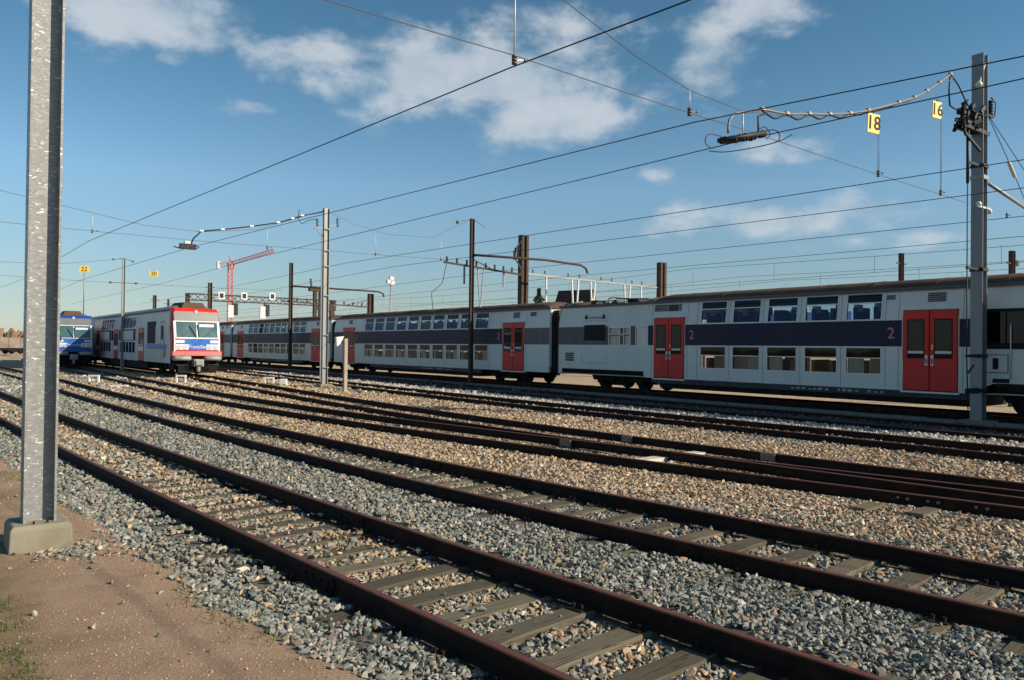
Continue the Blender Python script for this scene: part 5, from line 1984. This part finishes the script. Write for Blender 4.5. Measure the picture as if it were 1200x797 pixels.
# second row of spans, at the galvanised mast
wire('span_wire', 'upper cross wire left of the grey mast', [(-2, 37.3, 9.4), (2.64, 37.3, 8.17), (8.0, 37.3, 7.33), (10.4, 37.3, 7.28), (13, 37.3, 7.65), (16.4, 37.2, 8.95)], .010, 'wire_pale', 0, 'cross span wires', 3)
wire('span_wire', 'lower cross wire left of the grey mast', [(-2, 37.3, 7.0), (8.4, 37.3, 6.86), (15.8, 37.3, 6.95), (23.5, 36.9, 7.0)], .010, 'wire_pale', .03, 'cross span wires')
wire('span_wire', 'upper cross wire between the grey mast and the rusty mast', [(16.6, 37.2, 8.95), (18, 37, 8.4), (20, 36.9, 8.05), (22.5, 36.6, 8.1), (24.8, 36.2, 9.3)], .008, 'wire_pale', 0, 'cross span wires', 3)
wire('span_wire', 'cross wire at the slender mast', [(-1, 62.2, 6.8), (5, 62.2, 6.55), (12, 62.2, 6.5), (24, 62.4, 6.6)], .012, 'wire_pale', .05, 'cross span wires')
wire('span_wire', 'upper cross wire sagging left from the slender mast top', [(-3, 62.2, 8.4), (4, 62.2, 7.45), (8, 62.2, 7.6), (11.9, 62.2, 8.25)], .012, 'wire_pale', 0.02, 'cross span wires')
drop('thin white hanger right of the grey mast', 19.3, 37.1, 7.0, 8.05, 6.85)
drop('thin white hanger left of the rusty mast', 23.2, 36.8, 7.0, 8.05, 6.85)
drop('thin white hanger left of the grey mast', 13.55, 37.3, 6.85, 7.7, 6.7)
drop('thin white hanger over the bright mast side, far left', 5.95, 37.3, 6.9, 7.5, 6.75)
s2 = empty('section_insulator', 'small section insulator left of the grey mast at the end of its cable', 'insulator', (9.85, 37.3, 6.55))
MB().box(-.35, .35, -.1, .1, -.12, .12).tube([(-.3, 0, -.1), (-.6, 0, -.05)], .03, 5).tube([(.3, 0, -.1), (.5, 0, .0), (.3, 0, .12)], .03, 5).build('insulator_body', M['dark'], s2)
MB().box(-.15, .1, -.12, .12, .12, .24).build('cap', M['ins_white'], s2)
c2_ = empty('feeder_cable', 'feeder cable with white clamps running left from the grey mast', 'cable', (0, 0, 0))
cp2 = [(9.98, 37.3, 6.65), (10.1, 37.3, 6.95), (10.45, 37.3, 7.32), (11.4, 37.3, 7.49), (12.77, 37.3, 7.78), (14.07, 37.3, 8.1), (14.8, 37.3, 8.38), (15.3, 37.3, 8.58), (16.4, 37.2, 8.9)]
MB().tube(cp2, .035, 6).build('cable', M['wire'], c2_)
for p in cp2[2:8]:
    MB().box(p[0] - .09, p[0] + .09, p[1] - .05, p[1] + .05, p[2] - .02, p[2] + .05).build('clamp', M['white'], c2_)

# ------------------------------------------------------------------ far things
cr = empty('tower_crane', 'red tower crane with a raised jib far behind the red train', 'crane', (96.2, 304, 0))


def lattice(mb, p0, p1, wd, n, r):
    p0, p1 = Vector(p0), Vector(p1)
    d = (p1 - p0).normalized()
    s = d.cross(Vector((0, 1, 0)))
    if s.length < .1:
        s = d.cross(Vector((1, 0, 0)))
    s.normalize()
    u = s.cross(d)
    cs = [s * a * wd / 2 + u * b * wd / 2 for a, b in ((-1, -1), (1, -1), (1, 1), (-1, 1))]
    for c in cs:
        mb.bar(p0 + c, p1 + c, r, r)
    for k in range(n):
        a = p0.lerp(p1, k / n)
        b = p0.lerp(p1, (k + 1) / n)
        for j in range(4):
            mb.bar(a + cs[j], b + cs[(j + 1) % 4], r * .6, r * .6)
    return mb


lattice(MB(), (0, 0, 0), (0, 0, 34), 1.5, 20, .30).build('tower', M['crane'], cr)
lattice(MB(), (.5, 0, 33.5), (13.2, -10, 38.6), 1.2, 14, .30).build('jib', M['crane'], cr)
lattice(MB(), (-.5, 0, 33.6), (-3.6, 2.6, 32.9), 1.2, 4, .3).build('counter_jib', M['crane_w'], cr)
MB().box(-4.4, -3.2, 1.8, 3.2, 31.2, 34.0).build('counterweight', M['crane_w'], cr)
MB().box(-.2, 1.4, -.9, .9, 31.3, 33.3).build('cab', M['crane'], cr)
MB().tube([(0, 0, 34), (-.5, 0, 36.5)], .25, 6).build('apex', M['crane'], cr)

sg = empty('signal_gantry', 'far signal gantry with white plates and two hanging signals', 'signal gantry', (0, 137, 0))
g_ = MB()
for z in (9.55, 10.6):
    for yy in (-.4, .4):
        g_.bar((36, yy, z), (63, yy, z), .16, .16)
for k in range(22):
    xx = 36 + k * 1.23
    g_.bar((xx, -.4, 9.55), (xx + 1.23, -.4, 10.6), .1, .1)
    g_.bar((xx + 1.23, -.4, 9.55), (xx, -.4, 10.6), .1, .1)
g_.box(62, 62.6, -.3, .3, 0, 10.6)
g_.box(36, 36.6, -.3, .3, 0, 10.6)
g_.build('girder', M['rust_pole'], sg)
for x_, z_ in ((45.6, 10.6), (50.6, 10.8), (41.7, 10.5)):
    p_ = MB().box(x_ - .52, x_ + .52, -.66, -.6, z_ - .6, z_ + .6).build('plate', M['white'], sg)
    MB().box(x_ - .32, x_ + .32, -.70, -.662, z_ - .4, z_ + .4).build('plate_mark', M['dark'], p_)
for x_ in (43.6, 49.2):
    h = MB().box(x_ - .75, x_ + .15, -.7, -.3, 6.8, 8.9).build('signal_head', M['white'], sg)
    MB().box(x_ + .2, x_ + .9, -.7, -.3, 7.2, 9.3).build('signal_back', M['dark'], h)
    MB().box(x_ - .1, x_ + .1, -.6, -.4, 8.9, 9.6).build('hanger', M['rust_pole'], h)

# far gables and trees beyond the long train
hs = empty('house', 'far house with a dark gabled roof and cream gable showing above the train', 'house', (92, 101.5, 0), .3)
hs.scale = (.5, .42, 1.03)
MB().box(-4.6, 4.6, -8, 8, 0, 7.4).build('wall', M['wall_cream'], hs)
r_ = MB()
r_.hexa([(-5.2, -8.5, 7.2), (5.2, -8.5, 7.2), (5.2, 8.5, 7.2), (-5.2, 8.5, 7.2), (-.1, -8.5, 12.0), (.1, -8.5, 12.0), (.1, 8.5, 12.0), (-.1, 8.5, 12.0)])
r_.build('roof', M['tile_roof'], hs)
gb = MB()
i = gb.add([(-4.3, -8.56, 7.3), (4.3, -8.56, 7.3), (0, -8.56, 11.2), (-4.3, -8.52, 7.3), (4.3, -8.52, 7.3), (0, -8.52, 11.2)])
gb.face(i, i + 1, i + 2)
gb.face(i + 3, i + 5, i + 4)
gb.build('gable', M['wall_cream'], hs)


def tree(label, x_, y_, h, wdt, conifer=False, seed=0):
    r = random.Random(seed)
    t = empty('conifer_tree' if conifer else 'tree', label, 'tree', (x_, y_, 0), group='trees beyond the long train')
    tk = MB().tube([(0, 0, 0), (.1, 0, h * .5), (0, .1, h * .95)], [.35, .22, .04], 7)
    for k in range(14):
        a = r.uniform(0, 6.28)
        z0 = h * r.uniform(.3, .9)
        ln = wdt * (1 - z0 / h * (.8 if conifer else .4)) * r.uniform(.5, 1)
        tk.tube([(0, 0, z0), (math.cos(a) * ln, math.sin(a) * ln, z0 + (ln * .15 if conifer else ln * .5))], [.08, .02], 5)
    tk.build('trunk', M['bark'], t)
    cn = MB()
    for k in range(1500):
        z0 = h * r.uniform(.28, 1.0)
        lim = wdt * ((1 - z0 / h) * 1.1 + .06 if conifer else math.sqrt(max(.02, 1 - ((z0 / h - .62) / .40) ** 2)))
        tier = .55 + .45 * math.sin(z0 * (3.2 if conifer else 1.3) + math.sin(k) * .3)
        a = r.uniform(0, 6.28)
        rad = lim * math.sqrt(r.random()) * tier
        c = Vector((math.cos(a) * rad, math.sin(a) * rad, z0))
        s = r.uniform(.15, .42)
        d1 = Vector((r.gauss(0, 1), r.gauss(0, 1), r.gauss(0, .4))).normalized() * s
        d2 = Vector((r.gauss(0, 1), r.gauss(0, 1), r.gauss(0, .7))).normalized() * s * .6
        i = cn.add([c - d1, c + d2, c + d1, c - d2])
        cn.face(i, i + 1, i + 2, i + 3)
    cn.build('crown', M['leaf'], t)
    return t


tree('dark conifer above the train roof right of the thick brown mast', 84, 102, 12.2, 4.2, True, 1)
tree('low leafy tree beside the conifer, left of the far house', 80, 104, 9.3, 4.0, False, 2)
tree('dark bushy tree right of the far house', 95, 97.2, 10.2, 2.6, False, 3)

# far freight wagons at the left edge
for k in range(4):
    t = empty('freight_wagon', ('open wagon heaped with brown scrap, far left behind the bright mast', 'second heaped wagon from the bright mast along the far siding',
                                'third heaped wagon on the far left siding', 'last heaped wagon on the far left siding')[k], 'wagon', (15.5 - 13.2 * k, 146 + 7.6 * k, .2), -1.046 + PI, 'heaped wagons on the far siding')
    MB().box(0, 2.9, 0, 14.5, .95, 2.6).build('wagon_box', M['wagon'], t)
    rb = MB()
    for q in range(8):
        rb.box(-.07, 0, .6 + q * 1.9, .75 + q * 1.9, .95, 2.6)
    for q in range(4):
        rb.box(.2 + q * .8, .32 + q * .8, -.07, 0, .95, 2.6)
    rb.build('side_ribs', M['wagon'], t)
    ld = MB()
    for q in range(110):
        c = Vector((random.uniform(.3, 2.6), random.uniform(.4, 14), 2.4))
        a = c + Vector((random.gauss(0, .5), random.gauss(0, .6), random.uniform(.4, 1.7)))
        ld.bar(c, a, random.uniform(.1, .4), random.uniform(.1, .4))
    ld.build('load', M['load'], t)
    MB().box(.3, 2.6, .3, 14.2, .6, .95).build('underframe', M['under'], t)
    bogie(t, 2.3)
    bogie(t, 12.2)
